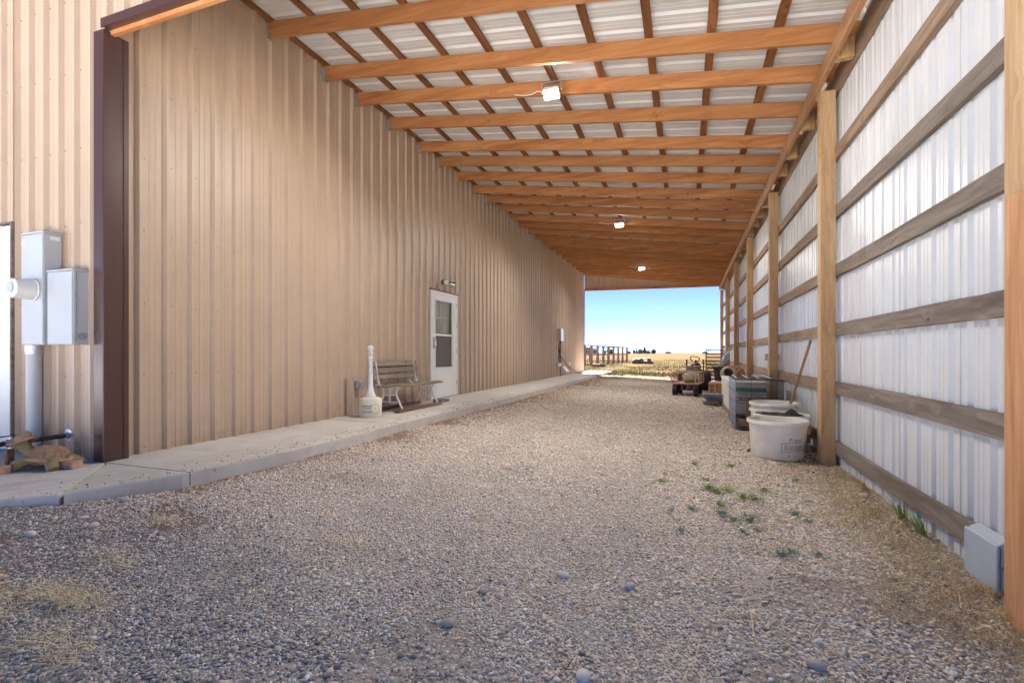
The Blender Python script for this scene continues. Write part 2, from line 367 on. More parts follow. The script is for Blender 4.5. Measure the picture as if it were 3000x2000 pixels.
# ---- ground: one sheet to the horizon
def axis(vals):
    return np.array(sorted(set(np.round(vals, 3))))
gx = axis(np.concatenate([-np.geomspace(7, 3500, 26), np.arange(-6.6, 2.2, .16), np.geomspace(2.4, 3500, 26)]))
gy = axis(np.concatenate([-np.geomspace(1, 3500, 22), np.arange(-.6, 26, .18), np.geomspace(26.4, 4500, 34)]))
gv = []
for y in gy:
    for x in gx:
        z = gz(x, y)
        if -6.5 < x < 2 and 0 < y < 26: z += .012 * mnoise.noise((x * 1.1, y * 1.1, 0)) + .006 * mnoise.noise((x * 4, y * 4, 3))
        elif 26 <= y < 900: z += .05 * mnoise.noise((x * .15, y * .15, 0)) * min(1, (y - 26) / 10)
        gv.append((x, y, z))
nx = len(gx); gf = [(j * nx + i, j * nx + i + 1, (j + 1) * nx + i + 1, (j + 1) * nx + i) for j in range(len(gy) - 1) for i in range(nx - 1)]
g = MB(); g.v = gv; g.f = gf; g.mi = [0] * len(gf)
struct(g.build('ground', 'ground_mix', smooth=True, fixn=False), 'gravel yard running out into a flat dry grass field')

# ---- concrete walkway, cast in slabs with joints
walk = struct(bpy.data.objects.new('walkway', None), 'pale concrete walkway along the tan metal wall'); COL.objects.link(walk)
def slab(poly, name='slab'):
    bm = bmesh.new(); z0, z1 = -.15, SLAB
    n = len(poly); top = [bm.verts.new((p[0], p[1], z1)) for p in poly]; bot = [bm.verts.new((p[0], p[1], z0)) for p in poly]
    bm.faces.new(top); bm.faces.new(bot[::-1])
    for i in range(n): bm.faces.new((top[i], bot[i], bot[(i + 1) % n], top[(i + 1) % n]))
    bmesh.ops.recalc_face_normals(bm, faces=bm.faces)
    te = [e for e in bm.edges if all(v.co.z > 0 for v in e.verts)]
    bmesh.ops.bevel(bm, geom=te, offset=.008, segments=2, affect='EDGES')
    me = bpy.data.meshes.new(name); bm.to_mesh(me); bm.free(); me.materials.append(M['concrete'])
    return put(name, me, walk)
J = .0025
def ex(y): return np.interp(y, [2.0, 2.7, 3.4, 4.4, 6, 8.5, 12, 18, 24.4], [-3.96, -3.714, -3.60, -3.58, -3.62, -3.54, -3.52, -3.60, -3.62])
slab([(-9.5, 1.22), (-6.6 - J, 1.25), (-6.6 - J, 2.80), (-9.5, 2.80)])
slab([(-6.6 + J, 1.25), (-4.85, 1.27), (-4.62, 1.36), (-4.4, 1.53), (-4.154, 1.822), (-3.962 - J, 2.036), (-4.71 - J, 2.745), (-4.86, 2.80), (-6.6 + J, 2.80)])
slab([(-3.952 + J, 2.055), (-3.847, 2.35), (-3.714, 2.70), (-3.71, 2.76 - J), (-4.70 + J, 2.76 - J)])
ys = [2.76, 5.6, 8.4, 11.3, 14.2, 17.1, 20.0, 22.3, 25.6]
for a, b in zip(ys, ys[1:]):
    mid = [(ex(t), t) for t in np.linspace(a + J, b - J, 4)]
    slab([(XL - .02, a + J)] + mid + [(XL - .02, b - J)])

# ---- ribbed sheet metal
def rib_profile(w, nrib, h=.036, off=0.0, minor=2, seam=True):
    """outline of one sheet across its width: list of (s, height)"""
    p = []; pitch = w / nrib
    if seam: p += [(.0008, .024), (.008, .024), (.0085, 0)]
    else: p += [(0, 0)]
    for k in range(nrib):
        c = (k + .5) * pitch + off
        for m in range(minor if k == 0 else 0): pass
        p += [(c - .036, 0), (c - .016, h), (c + .016, h), (c + .036, 0)]
        for m in range(minor):
            t = c + .040 + (pitch - .080) * (m + 1) / (minor + 1)
            if t + .012 < w - .01: p += [(t - .012, 0), (t - .006, .0038), (t + .006, .0038), (t + .012, 0)]
    if seam: p += [(w - .008, 0), (w - .0075, .024), (w + .001, .024)]
    else: p += [(w, 0)]
    return sorted(p, key=lambda q: q[0])
def sheet(prof, f0, f1):
    """sheet between two edge functions f(s, h) -> point"""
    v = [f0(s, h) for s, h in prof] + [f1(s, h) for s, h in prof]; n = len(prof)
    return MB().add(v, [(i, i + 1, n + i + 1, n + i) for i in range(n - 1)])

shop = thing('metal_building', 'tan ribbed metal building with brown corner trim and white doors', 'building', (XL, 2.8, SLAB))
S0 = Vector((XL, 2.8, SLAB))
def sub(mb): mb.v = [(x - S0.x, y - S0.y, z - S0.z) for x, y, z in mb.v]; return mb
RP = .2567; W4 = RP * 4; Y0 = 3.108 - RP / 2
prof = rib_profile(W4, 4, seam=False)
ztop = roof_z(XL) + .10
DY0, DY1, DZ = 8.62, 9.82, 2.44                             # door hole
k = 0; y = Y0 - W4
while y < YB - .05:
    a, b = max(y, YF), min(y + W4, YB)
    pr = [(s, h) for s, h in prof if a - 1e-6 <= y + s <= b + 1e-6]
    if pr[0][0] + y > a + 1e-4: pr = [(a - y, 0)] + pr
    if pr[-1][0] + y < b - 1e-4: pr = pr + [(b - y, 0)]
    k += 1; lap = .0025 * (k % 2); hole = (a < DY1 - .02 and b > DY0 + .02)
    def piece(pr, z0, z1):
        if len(pr) < 2: return
        m = sub(sheet(pr, lambda s, h: (XL + h + lap, y + s, z0), lambda s, h: (XL + h + lap, y + s, z1))); m.build('wall_panel', 'tan_panel', shop, fixn=False)
    if not hole: piece(pr, SLAB - .01, ztop)
    else:
        piece(pr, DZ, ztop)
        lo = [(s, h) for s, h in pr if y + s < DY0 - .01]; hi = [(s, h) for s, h in pr if y + s > DY1 + .01]
        if lo: piece(lo + [(DY0 - y, 0)], SLAB - .01, DZ)
        if hi: piece([(DY1 - y, 0)] + hi, SLAB - .01, DZ)
    y += W4
# front gable: from far left to the corner, and on above the front header to the lean-to roof edge
GP = .2225; GW = GP * 4; prof_g = rib_profile(GW, 4, seam=False)
RIDGE = -11.2
def gable_top(x):
    if x > XL: return roof_z(x) + .05
    if x > RIDGE: return 5.45 + (XL - x) * .10
    return 5.45 + (XL - RIDGE) * .10 - (RIDGE - x) * .10
x = -4.942 + GP / 2 - GW
GX0 = x - 14 * GW
def gable_piece(xa, xb, zf, nm='gable_panel'):
    pr = [(s, h) for s, h in prof_g if xa - 1e-6 <= x + s <= xb + 1e-6]
    if not pr or pr[0][0] + x > xa + 1e-4: pr = [(xa - x, 0)] + pr
    if pr[-1][0] + x < xb - 1e-4: pr = pr + [(xb - x, 0)]
    m = sub(sheet(pr, lambda s, h: (x + s, YF - h, zf), lambda s, h: (x + s, YF - h, gable_top(x + s)))); m.build(nm, 'tan_panel', shop, fixn=False)
FDX0, FDX1, FDZ = -7.05, -6.07, 2.38
x = GX0
while x < 1.7:
    a, b = x, min(x + GW, 1.72)
    if b <= XL + .12:
        if a < FDX1 and b > FDX0:
            if a < FDX0: gable_piece(a, FDX0, SLAB - .01)
            gable_piece(max(a, FDX0), min(b, FDX1), FDZ)
            if b > FDX1: gable_piece(FDX1, b, SLAB - .01)
        else: gable_piece(a, b, SLAB - .01)
    elif a < XL + .12:
        gable_piece(a, XL + .05, SLAB - .01); gable_piece(XL + .05, b, 4.0)
    else: gable_piece(a, b, 4.0)
    x += GW
GXL = GX0
# back gable, far side wall and roof of the building close the volume
m = MB(); m.prism([(GXL, -.1), (XL - .03, -.1), (XL - .03, 5.4), (RIDGE, gable_top(RIDGE) - .05), (GXL, gable_top(GXL) - .05)], YB - .06, YB - .02); sub(m).build('back_wall', 'tan_panel', shop)
m = MB(); m.box(GXL, GXL + .05, YF + .03, YB - .07, -.1, gable_top(GXL) - .06); sub(m).build('side_wall', 'tan_panel', shop)
rt = lambda x: gable_top(x) + .02
m = MB(); m.add([(XL + .06, YF - .2, rt(XL - .001) - .02), (RIDGE, YF - .2, rt(RIDGE)), (GXL - .3, YF - .2, rt(GXL - .3)), (XL + .06, YB + .2, rt(XL - .001) - .02), (RIDGE, YB + .2, rt(RIDGE)), (GXL - .3, YB + .2, rt(GXL - .3))], [(0, 1, 4, 3), (1, 2, 5, 4)])
m.add([(p[0], p[1], p[2] + .06) for p in m.v[:6]], [(3, 4, 1, 0), (4, 5, 2, 1)]); sub(m).build('roof', 'roof_brown', shop)
# inner dark lining so the sheet metal has a body behind it
m = MB(); m.box(XL - .16, XL - .02, YF + .03, DY0 - .03, SLAB - .1, 5.3); m.box(XL - .16, XL - .02, DY1 + .03, YB - .08, SLAB - .1, 5.3); m.box(XL - .16, XL - .02, DY0 - .03, DY1 + .03, DZ + .03, 5.3)
sub(m).build('wall_frame', 'wood_weather_Y', shop)
# brown corner trim
m = MB(); m.box(XL - .02, XL + .112, YF - .043, YF + .155, SLAB - .005, 3.965)
ct = sub(m).build('corner_trim', 'brown_trim', shop, bevel=.006)
m = MB(); m.box(XL + .1125, XL + .118, YF + .118, YF + .158, SLAB, 3.96); sub(m).build('trim_flange', 'brown_trim', shop)
# front header trim strip over the opening is part of the lean-to (below)
# screws
m = MB()
def screw(p, ax, r=.0065):
    o = Vector(p); n = 6; u, w = {'x': (Vector((0, 1, 0)), Vector((0, 0, 1))), 'y': (Vector((1, 0, 0)), Vector((0, 0, 1)))}[ax]; d = Vector((.005, 0, 0)) if ax == 'x' else Vector((0, -.005, 0))
    v = [o + (u * math.cos(2 * math.pi * i / n) + w * math.sin(2 * math.pi * i / n)) * r for i in range(n)]; v += [q + d - (q - o) * .3 for q in v]
    m.add(v, [tuple(range(n, 2 * n))] + [(i, (i + 1) % n, n + (i + 1) % n, n + i) for i in range(n)])
for zz in (.27, .95, 1.62, 2.32, 3.0, 3.7, 4.35, 4.95):
    yy = Y0 + RP * .5 + .05
    while yy < 17:
        if yy > YF + .2 and not (DY0 - .05 < yy < DY1 + .05 and zz < DZ + .05): screw((XL + .0005, yy + random.uniform(-.004, .004), zz + random.uniform(-.008, .008)), 'x')
        yy += RP
    xx = -4.942 + .05
    while xx > -9.5:
        if not (FDX0 - .05 < xx < FDX1 + .05 and zz < FDZ + .1): screw((xx, YF - .0005, zz + random.uniform(-.008, .008)), 'y')
        xx -= GP
struct(sub(m).build('screws', 'screw_metal', shop, fixn=False), kind='stuff')
# ---- storm door in the long wall
def frame_boxes(m, xa, xb, y0, y1, z0, z1, w, bottom=True):
    m.box(xa, xb, y0, y0 + w, z0, z1); m.box(xa, xb, y1 - w, y1, z0, z1); m.box(xa, xb, y0 + w, y1 - w, z1 - w, z1)
    if bottom: m.box(xa, xb, y0 + w, y1 - w, z0, z0 + w)
dx = XL
m = MB(); frame_boxes(m, dx - .02, dx + .035, DY0, DY1, SLAB, DZ, .065, False); dfr = sub(m).build('door_frame', 'white_paint', shop, bevel=.004)
m = MB(); m.box(dx - .01, dx + .055, DY0 - .025, DY1 + .02, DZ + .002, DZ + .02); sub(m).build('drip_cap', 'brown_trim', shop)
PY0, PY1 = 8.80, 9.55; dL, dR = DY0 + .068, DY1 - .068
m = MB(); zb, zt_ = SLAB + .02, DZ - .068
m.box(dx - .005, dx + .03, dL, PY0, zb, zt_); m.box(dx - .005, dx + .03, PY1, dR, zb, zt_); m.box(dx - .005, dx + .03, PY0, PY1, 2.24, zt_); m.box(dx - .005, dx + .03, PY0, PY1, zb, .86); m.box(dx - .005, dx + .03, PY0, PY1, 1.505, 1.555)
door = sub(m).build('door', 'white_paint', shop, bevel=.003)
m = MB(); frame_boxes(m, dx + .030, dx + .042, PY0 - .035, PY1 + .035, .825, 2.275, .03); m.box(dx + .030, dx + .042, PY0 - .005, PY1 + .005, 1.512, 1.548); sub(m).build('window_frame', 'white_paint', door, bevel=.003)
m = MB(); m.box(dx + .006, dx + .010, PY0, PY1, 1.555, 2.24); sub(m).build('window_pane', 'window_glass', door)
m = MB()
nc = 60; cv = []
for i in range(nc + 1):
    yy = PY0 + (PY1 - PY0) * i / nc; xo = dx - .05 + .012 * math.sin(i * .9) + .006 * math.sin(i * 2.3)
    cv += [(xo, yy, 1.50), (xo, yy, 2.26)]
m.add(cv, [(2 * i, 2 * i + 2, 2 * i + 3, 2 * i + 1) for i in range(nc)]); sub(m).build('curtain', 'curtain', door, smooth=True, fixn=False)
m = MB(); m.box(dx - .012, dx - .002, PY0, PY1, 1.88, 1.91); sub(m).build('sash_bar', 'white_paint', door)
m = MB(); m.box(dx + .004, dx + .008, PY0, PY1, .86, 1.505); sub(m).build('insect_screen', 'screen_mesh', door)
m = MB(); m.box(dx - .11, dx - .08, DY0, DY1, SLAB, DZ); sub(m).build('inner_door', 'white_paint', shop)
m = MB(); m.box(dx + .03, dx + .04, 8.70, 8.745, 1.25, 1.48); m.tube([(dx + .04, 8.722, 1.44), (dx + .085, 8.722, 1.42), (dx + .09, 8.722, 1.36), (dx + .085, 8.722, 1.30), (dx + .04, 8.722, 1.28)], .011, 8); sub(m).build('door_handle', 'chrome', door, smooth=True)
for zc in (.5, 1.2, 1.75, 2.2):
    m = MB(); m.tube([(dx + .038, DY1 - .066, zc - .05), (dx + .038, DY1 - .066, zc + .05)], .008, 8); sub(m).build('hinge', 'galv', door)
m = MB(); m.box(dx - .01, dx + .07, dL, dR, SLAB - .001, SLAB + .018); sub(m).build('threshold', 'galv', shop)
# ---- white door in the gable, only its edge shows
m = MB(); m.box(FDX0, FDX0 + .09, YF - .05, YF + .06, SLAB, FDZ); m.box(FDX1 - .09, FDX1, YF - .05, YF + .06, SLAB, FDZ); m.box(FDX0 + .09, FDX1 - .09, YF - .05, YF + .06, FDZ - .09, FDZ); sub(m).build('front_door_frame', 'white_paint', shop, bevel=.005)
m = MB(); m.box(FDX1, FDX1 + .025, YF - .058, YF - .004, SLAB, FDZ + .01); m.box(FDX0 - .02, FDX1 + .03, YF - .062, YF - .004, FDZ + .011, FDZ + .03); sub(m).build('front_door_flashing', 'wood_girt_grey_Y', shop)
m = MB(); m.box(FDX0 + .092, FDX1 - .092, YF - .025, YF + .02, SLAB + .01, FDZ - .092); fd = sub(m).build('front_door', 'white_paint', shop, bevel=.004)
for zc in (.5, .9, 1.35, 1.8, 2.15):
    m = MB(); m.box(FDX1 - .12, FDX1 - .088, YF - .034, YF - .026, zc, zc + .09); sub(m).build('hinge', 'white_paint', fd)

# ---- lean-to: posts, girts, wall sheets, beam, rafters, purlins, roof sheets
lean = thing('lean_to', 'open lean-to carport of orange timber rafters and white sheet wall', 'carport', (1.48, 2.9, gz(1.48, 3)))
L0 = Vector(lean.location)
def lsub(mb): mb.v = [(x - L0.x, y - L0.y, z - L0.z) for x, y, z in mb.v]; return mb
PYS = [2.92, 6.27] + [6.27 + 3.6 * i for i in range(1, 6)]
def local_part(name, mb, c, mat, parent, bevel=0.0, off=L0):
    """mesh about its own centre, placed at c"""
    return put(name, mb.mesh(name, mat, bevel=bevel), parent, Vector(c) - off)
post_me = MB().box(-.0725, .0725, -.07, .07, -.4, 4.05).mesh('post', 'wood_post_Z', bevel=.004)
for py in PYS:
    xx = XR(py) + .0725 + (.05 if py < 3 else 0); o = put('post', post_me, lean, Vector((xx, py, 0)) - L0)
# girts between post centres, weathered in the front bay
GZ = [.117, .772, 1.415, 2.066, 2.713, 3.36]
for b in range(6):
    y0, y1 = PYS[b], PYS[b + 1]
    for i, z in enumerate(GZ):
        mt = 'wood_girt_grey_Y' if b == 0 and i < 5 else 'wood_girt_Y'
        if b == 0 and i == 3: mt = 'wood_girt_grey_Y'
        n = 14; mbx = MB(); hh = .068; sag = random.uniform(-.012, .012)
        pts = []
        for q in range(n + 1):
            t = q / n; yy = y0 + (y1 - y0) * t + (.003 if q == 0 else -.003 if q == n else 0); xx = XR(yy) + .1465; zz = z + sag * math.sin(math.pi * t)
            w = random.uniform(-.005, .004) if i >= 2 else 0
            for px, pz in ((0, -hh - w), (.038, -hh), (.038, hh), (0, hh + random.uniform(-.002, .002))): pts.append((xx + px, yy, zz + pz))
        fs = [(4 * q + e, 4 * q + (e + 1) % 4, 4 * q + 4 + (e + 1) % 4, 4 * q + 4 + e) for q in range(n) for e in range(4)] + [(0, 1, 2, 3), (4 * n + 3, 4 * n + 2, 4 * n + 1, 4 * n)]
        mbx.add(pts, fs); lsub(mbx).build('girt', mt, lean)
    m = MB(); m.add([(XR(yy) + .1465 + px, yy, zz) for yy in (y0 + .003, y1 - .003) for px, zz in ((0, 4.02), (.038, 4.02), (.038, 4.26), (0, 4.26))], [(0, 1, 2, 3), (7, 6, 5, 4)] + [(e, (e + 1) % 4, 4 + (e + 1) % 4, 4 + e) for e in range(4)]); lsub(m).build('eave_girt', 'wood_girt_Y', lean)
# short blocking seen in the third bay
m = MB(); yb = 10.9; m.box(XR(yb) + .146, XR(yb) + .184, 10.0, 11.3, 1.02, 1.13); lsub(m).build('blocking', 'wood_girt_Y', lean)
m = MB(); m.box(XR(yb) + .146, XR(yb) + .184, 10.95, 11.05, .85, 1.015); lsub(m).build('blocking', 'wood_girt_Y', lean)
m = MB(); m.box(XR(yb) + .13, XR(yb) + .186, 11.31, 11.40, 1.0, 1.14); lsub(m).build('joist_hanger', 'galv', lean)
# right wall sheets
WP = .2286 * 4; prw = rib_profile(WP, 4, h=.03, seam=True)
y = 2.80
while y < YB:
    f = lambda z: (lambda s, h: (XR(y + s) + .1875 + h + .001, y + s, z))
    pr = [(s, h) for s, h in prw if y + s <= YB + .02]
    lsub(sheet(pr, f(-.30), f(4.395))).build('wall_sheet', 'liner_panel', lean, fixn=False)
    y += WP
# beam, two long pieces lapped at a post
bmid = PYS[3]
for a, b in ((2.85, bmid), (bmid, YB - .06)):
    m = MB(); m.add([(XR(yy) - .003 - px, yy, zz) for yy in (a + .001, b - .001) for px, zz in ((0, 4.045), (.04, 4.045), (.04, 4.235), (0, 4.235))], [(0, 1, 2, 3), (7, 6, 5, 4)] + [(e, (e + 1) % 4, 4 + (e + 1) % 4, 4 + e) for e in range(4)]); lsub(m).build('beam', 'wood_beam_Y', lean, bevel=.003)
RY = [3.0, 3.80, 4.597, 5.576, 6.312, 7.172, 8.173, 8.936, 9.81, 10.738, 11.498, 12.295, 13.272, 14.099, 14.951, 15.923, 16.783, 17.60, 18.60, 19.45, 20.36, 21.35, 22.2, 23.0, 23.85]
def sloped(x0, x1, y0, y1, t0, t1):                          # bar following the roof slope, t = depth below roof_z
    mb = MB(); v = []
    for x_ in (x0, x1):
        for yy, t in ((y0, t1), (y1, t1), (y1, t0), (y0, t0)): v.append((x_, yy, roof_z(x_) - t))
    return mb.add(v, [(0, 1, 2, 3), (7, 6, 5, 4), (0, 4, 5, 1), (1, 5, 6, 2), (2, 6, 7, 3), (3, 7, 4, 0)])
raf_me = None; rc = Vector((XL + .01, 0, 5.22))
mbx = sloped(XL + .045, 1.62, -.026, .026, 0.001, .19); mbx.v = [(a - XL, b, c - 5.22) for a, b, c in mbx.v]
raf_me = mbx.mesh('rafter', 'wood_orange_X', bevel=.003)
han_me = MB().box(.004, .05, -.031, -.027, -.215, -.03).box(.004, .05, .027, .031, -.215, -.03).box(.004, .05, -.031, .031, -.222, -.2155).box(.002, .004, -.06, .06, -.222, -.04).mesh('hanger', 'galv')
blk_me = MB().box(0, .14, -.04, .04, -.09, .10).mesh('block', 'wood_post_Z', bevel=.003)
for ry in RY:
    rf = put('rafter', raf_me, lean, Vector((XL, ry, 5.22)) - L0)
    put('hanger', han_me, rf)
    pc = [p for p in PYS if abs(p - ry) < .125]
    if not pc: put('blocking', blk_me, lean, Vector((XR(ry), ry, 4.128)) - L0)
# ledger on the wall
PX = [-4.79, -4.17, -3.54, -2.91, -2.29, -1.66, -1.02, -.38, .26, .90, 1.52]
for i, px in enumerate(PX):
    m = MB(); w = .044
    m.add([(px + s * w, yy, roof_z(px + s * w) + t) for yy in (YF + .03, YB - .03) for s, t in ((-1, .001), (1, .001), (1, .037), (-1, .037))], [(0, 1, 2, 3), (7, 6, 5, 4)] + [(e, (e + 1) % 4, 4 + (e + 1) % 4, 4 + e) for e in range(4)])
    lsub(m).build('purlin', 'wood_purlin_Y', lean)
prr = rib_profile(.2286 * 4, 4, h=.027, seam=False, minor=2); y = YF + .03
while y < YB - .02:
    pr = [(s, h) for s, h in prr if y + s <= YB + .02]
    lsub(sheet(pr, lambda s, h: (XL - .04, y + s, roof_z(XL - .04) + .0385 + h), lambda s, h: (1.85, y + s, roof_z(1.85) + .0385 + h))).build('roof_sheet', 'roof_liner', lean, fixn=False)
    y += .2286 * 4
# outer roof skin (brown) a little above so the sun does not come through the sheet joints
m = MB(); m.add([(XL - .02, YF - .1, roof_z(XL - .02) + .068), (1.9, YF - .1, roof_z(1.9) + .068), (1.9, YB + .1, roof_z(1.9) + .068), (XL - .02, YB + .1, roof_z(XL - .02) + .068)], [(0, 1, 2, 3)])
m.add([(p[0], p[1], p[2] + .012) for p in m.v[:4]], [(3, 2, 1, 0)]); lsub(m).build('roof_skin', 'roof_brown', lean)
# headers with ribbed infill at both open ends
m = MB(); m.box(XL + .125, 1.55, YF + .005, YF + .045, 3.93, 4.12); lsub(m).build('header', 'wood_orange_X', lean, bevel=.003)
m = MB(); m.box(XL + .095, 1.6, YF - .054, YF - .040, 3.968, 4.045); m.box(XL + .115, 1.6, YF - .040, YF + .004, 3.968, 3.978); lsub(m).build('header_trim', 'brown_trim', lean)
def infill(x):
    return max(roof_z(x) + .03, 4.45)
m = MB(); m.add([(X_, yy, zz) for X_, zo in ((XL + .03, 0), (1.56, -.055)) for yy, zz in ((YB - .05, 4.275 + zo), (YB - .01, 4.275 + zo), (YB - .01, 4.42 + zo), (YB - .05, 4.42 + zo))], [(0, 1, 2, 3), (7, 6, 5, 4), (0, 4, 5, 1), (1, 5, 6, 2), (2, 6, 7, 3), (3, 7, 4, 0)]); lsub(m).build('header', 'wood_orange_X', lean, bevel=.003)
pi = rib_profile(.305 * 3, 3, h=.03, seam=True, minor=0); x = XL + .02
while x < 1.5:
    pr = [(s, h) for s, h in pi if x + s <= 1.56]
    lsub(sheet(pr, lambda s, h: (x + s, YB + .005 + h, 4.30), lambda s, h: (x + s, YB + .005 + h, roof_z(x + s) + .03))).build('gable_infill', 'tan_panel', lean, fixn=False)
    x += .305 * 3
m = MB(); m.box(XL + .002, XL + .04, YB - .0, YB + .03, SLAB, 4.3); lsub(m).build('corner_trim', 'brown_trim', lean)
# plywood guard board on the front post
py = PYS[0]; m = MB(); m.box(XR(py) + .012, XR(py) + .048, 2.52, 2.905, -.3, 1.885); lsub(m).build('guard_board', 'wood_guard_Z', lean, bevel=.004)

# ================================================================== GRAVEL, GRASS, STRAW
def gn_scatter(name, pts, rot, scl, colr, mat, noise_amp=.55, subdiv=2, label=None):
    n = len(pts); me = bpy.data.meshes.new(name); me.vertices.add(n); me.vertices.foreach_set('co', np.asarray(pts, np.float32).ravel())
    for nm, ty, arr, key in (('rot', 'FLOAT_VECTOR', rot, 'vector'), ('scl', 'FLOAT_VECTOR', scl, 'vector'), ('col', 'FLOAT_COLOR', colr, 'color')):
        a = me.attributes.new(nm, ty, 'POINT'); a.data.foreach_set(key, np.asarray(arr, np.float32).ravel())
    me.materials.append(M[mat]); o = put(name, me)
    ng = bpy.data.node_groups.new(name, 'GeometryNodeTree'); ng.interface.new_socket('Geometry', in_out='INPUT', socket_type='NodeSocketGeometry'); ng.interface.new_socket('Geometry', in_out='OUTPUT', socket_type='NodeSocketGeometry')
    A = ng.nodes.new; L = ng.links.new; gi, go = A('NodeGroupInput'), A('NodeGroupOutput')
    ico = A('GeometryNodeMeshIcoSphere'); ico.inputs['Subdivisions'].default_value = subdiv; ico.inputs['Radius'].default_value = 1.0
    nz = A('ShaderNodeTexNoise'); nz.noise_dimensions = '3D'; nz.inputs['Scale'].default_value = .9; nz.inputs['Detail'].default_value = 1
    sm = A('ShaderNodeVectorMath'); sm.operation = 'SUBTRACT'; sm.inputs[1].default_value = (.5, .5, .5); L(nz.outputs['Color'], sm.inputs[0])
    sc_ = A('ShaderNodeVectorMath'); sc_.operation = 'SCALE'; sc_.inputs['Scale'].default_value = noise_amp * 2; L(sm.outputs[0], sc_.inputs[0])
    sp = A('GeometryNodeSetPosition'); L(ico.outputs['Mesh'], sp.inputs['Geometry']); L(sc_.outputs[0], sp.inputs['Offset'])
    ss = A('GeometryNodeSetShadeSmooth'); L(sp.outputs[0], ss.inputs['Geometry'])
    smt = A('GeometryNodeSetMaterial'); smt.inputs['Material'].default_value = M[mat]; L(ss.outputs[0], smt.inputs['Geometry'])
    iop = A('GeometryNodeInstanceOnPoints'); L(gi.outputs[0], iop.inputs['Points']); L(smt.outputs[0], iop.inputs['Instance'])
    for nm, sk in (('rot', 'Rotation'), ('scl', 'Scale')):
        na = A('GeometryNodeInputNamedAttribute'); na.data_type = 'FLOAT_VECTOR'; na.inputs['Name'].default_value = nm
        if sk == 'Rotation':
            er = A('FunctionNodeEulerToRotation'); L(na.outputs['Attribute'], er.inputs[0]); L(er.outputs[0], iop.inputs[sk])
        else: L(na.outputs['Attribute'], iop.inputs[sk])
    L(iop.outputs[0], go.inputs[0])
    md = o.modifiers.new('scatter', 'NODES'); md.node_group = ng
    return struct(o, label, 'stuff')
def edge_x(y): return np.interp(y, [1.2, 1.25, 1.27, 1.36, 1.53, 1.822, 2.036, 2.35, 2.7, 3.4, 4.4, 6, 8.5, 12, 18, 24.4], [-9, -6.6, -4.85, -4.62, -4.4, -4.154, -3.96, -3.847, -3.714, -3.60, -3.58, -3.62, -3.54, -3.52, -3.60, -3.62])
def GZ_arr(x, y):
    a = np.clip((x + 3.7) / 5.3, 0, 1); z = .10 - .185 * a; z = z * (1 - np.clip((y - 23) / 7, 0, 1)); return np.where(y < 0, z * np.clip(1 + y / 8, 0, 1), z) + .075 * np.clip((-3.62 - x) / .7, 0, 1) * np.clip((2.75 - y) / .6, 0, 1) * np.clip((y + 1) / 1.5, 0, 1)
def ground_noise(x, y): return np.array([.012 * mnoise.noise((a * 1.1, b * 1.1, 0)) + .006 * mnoise.noise((a * 4, b * 4, 3)) for a, b in zip(x, y)])
bands = [(.35, 2.2, 11500, .0048), (2.2, 4.0, 8600, .0053), (4.0, 6.5, 5000, .0064), (6.5, 10, 1700, .0088), (10, 16, 480, .0110), (16, 23.4, 130, .013)]
P, S_, C_ = [], [], []
TANS = np.array([(.40, .325, .255), (.33, .27, .22), (.43, .38, .33), (.29, .235, .19), (.36, .285, .21), (.47, .435, .39), (.27, .24, .225), (.23, .22, .22), (.33, .32, .315), (.40, .33, .26)])
BLUES = np.array([(.10, .102, .112), (.135, .137, .147), (.18, .182, .19), (.25, .25, .252), (.09, .088, .092), (.33, .32, .30), (.27, .225, .175), (.12, .115, .115)])
def keep_view(x, y, m=1.0):
    dep = x * _F[0] + y * _F[1]; lat = x * _R[0] + y * _R[1]
    return (dep > .9) & (lat > -1.06 * dep - m) & (lat < 1.06 * dep + m)
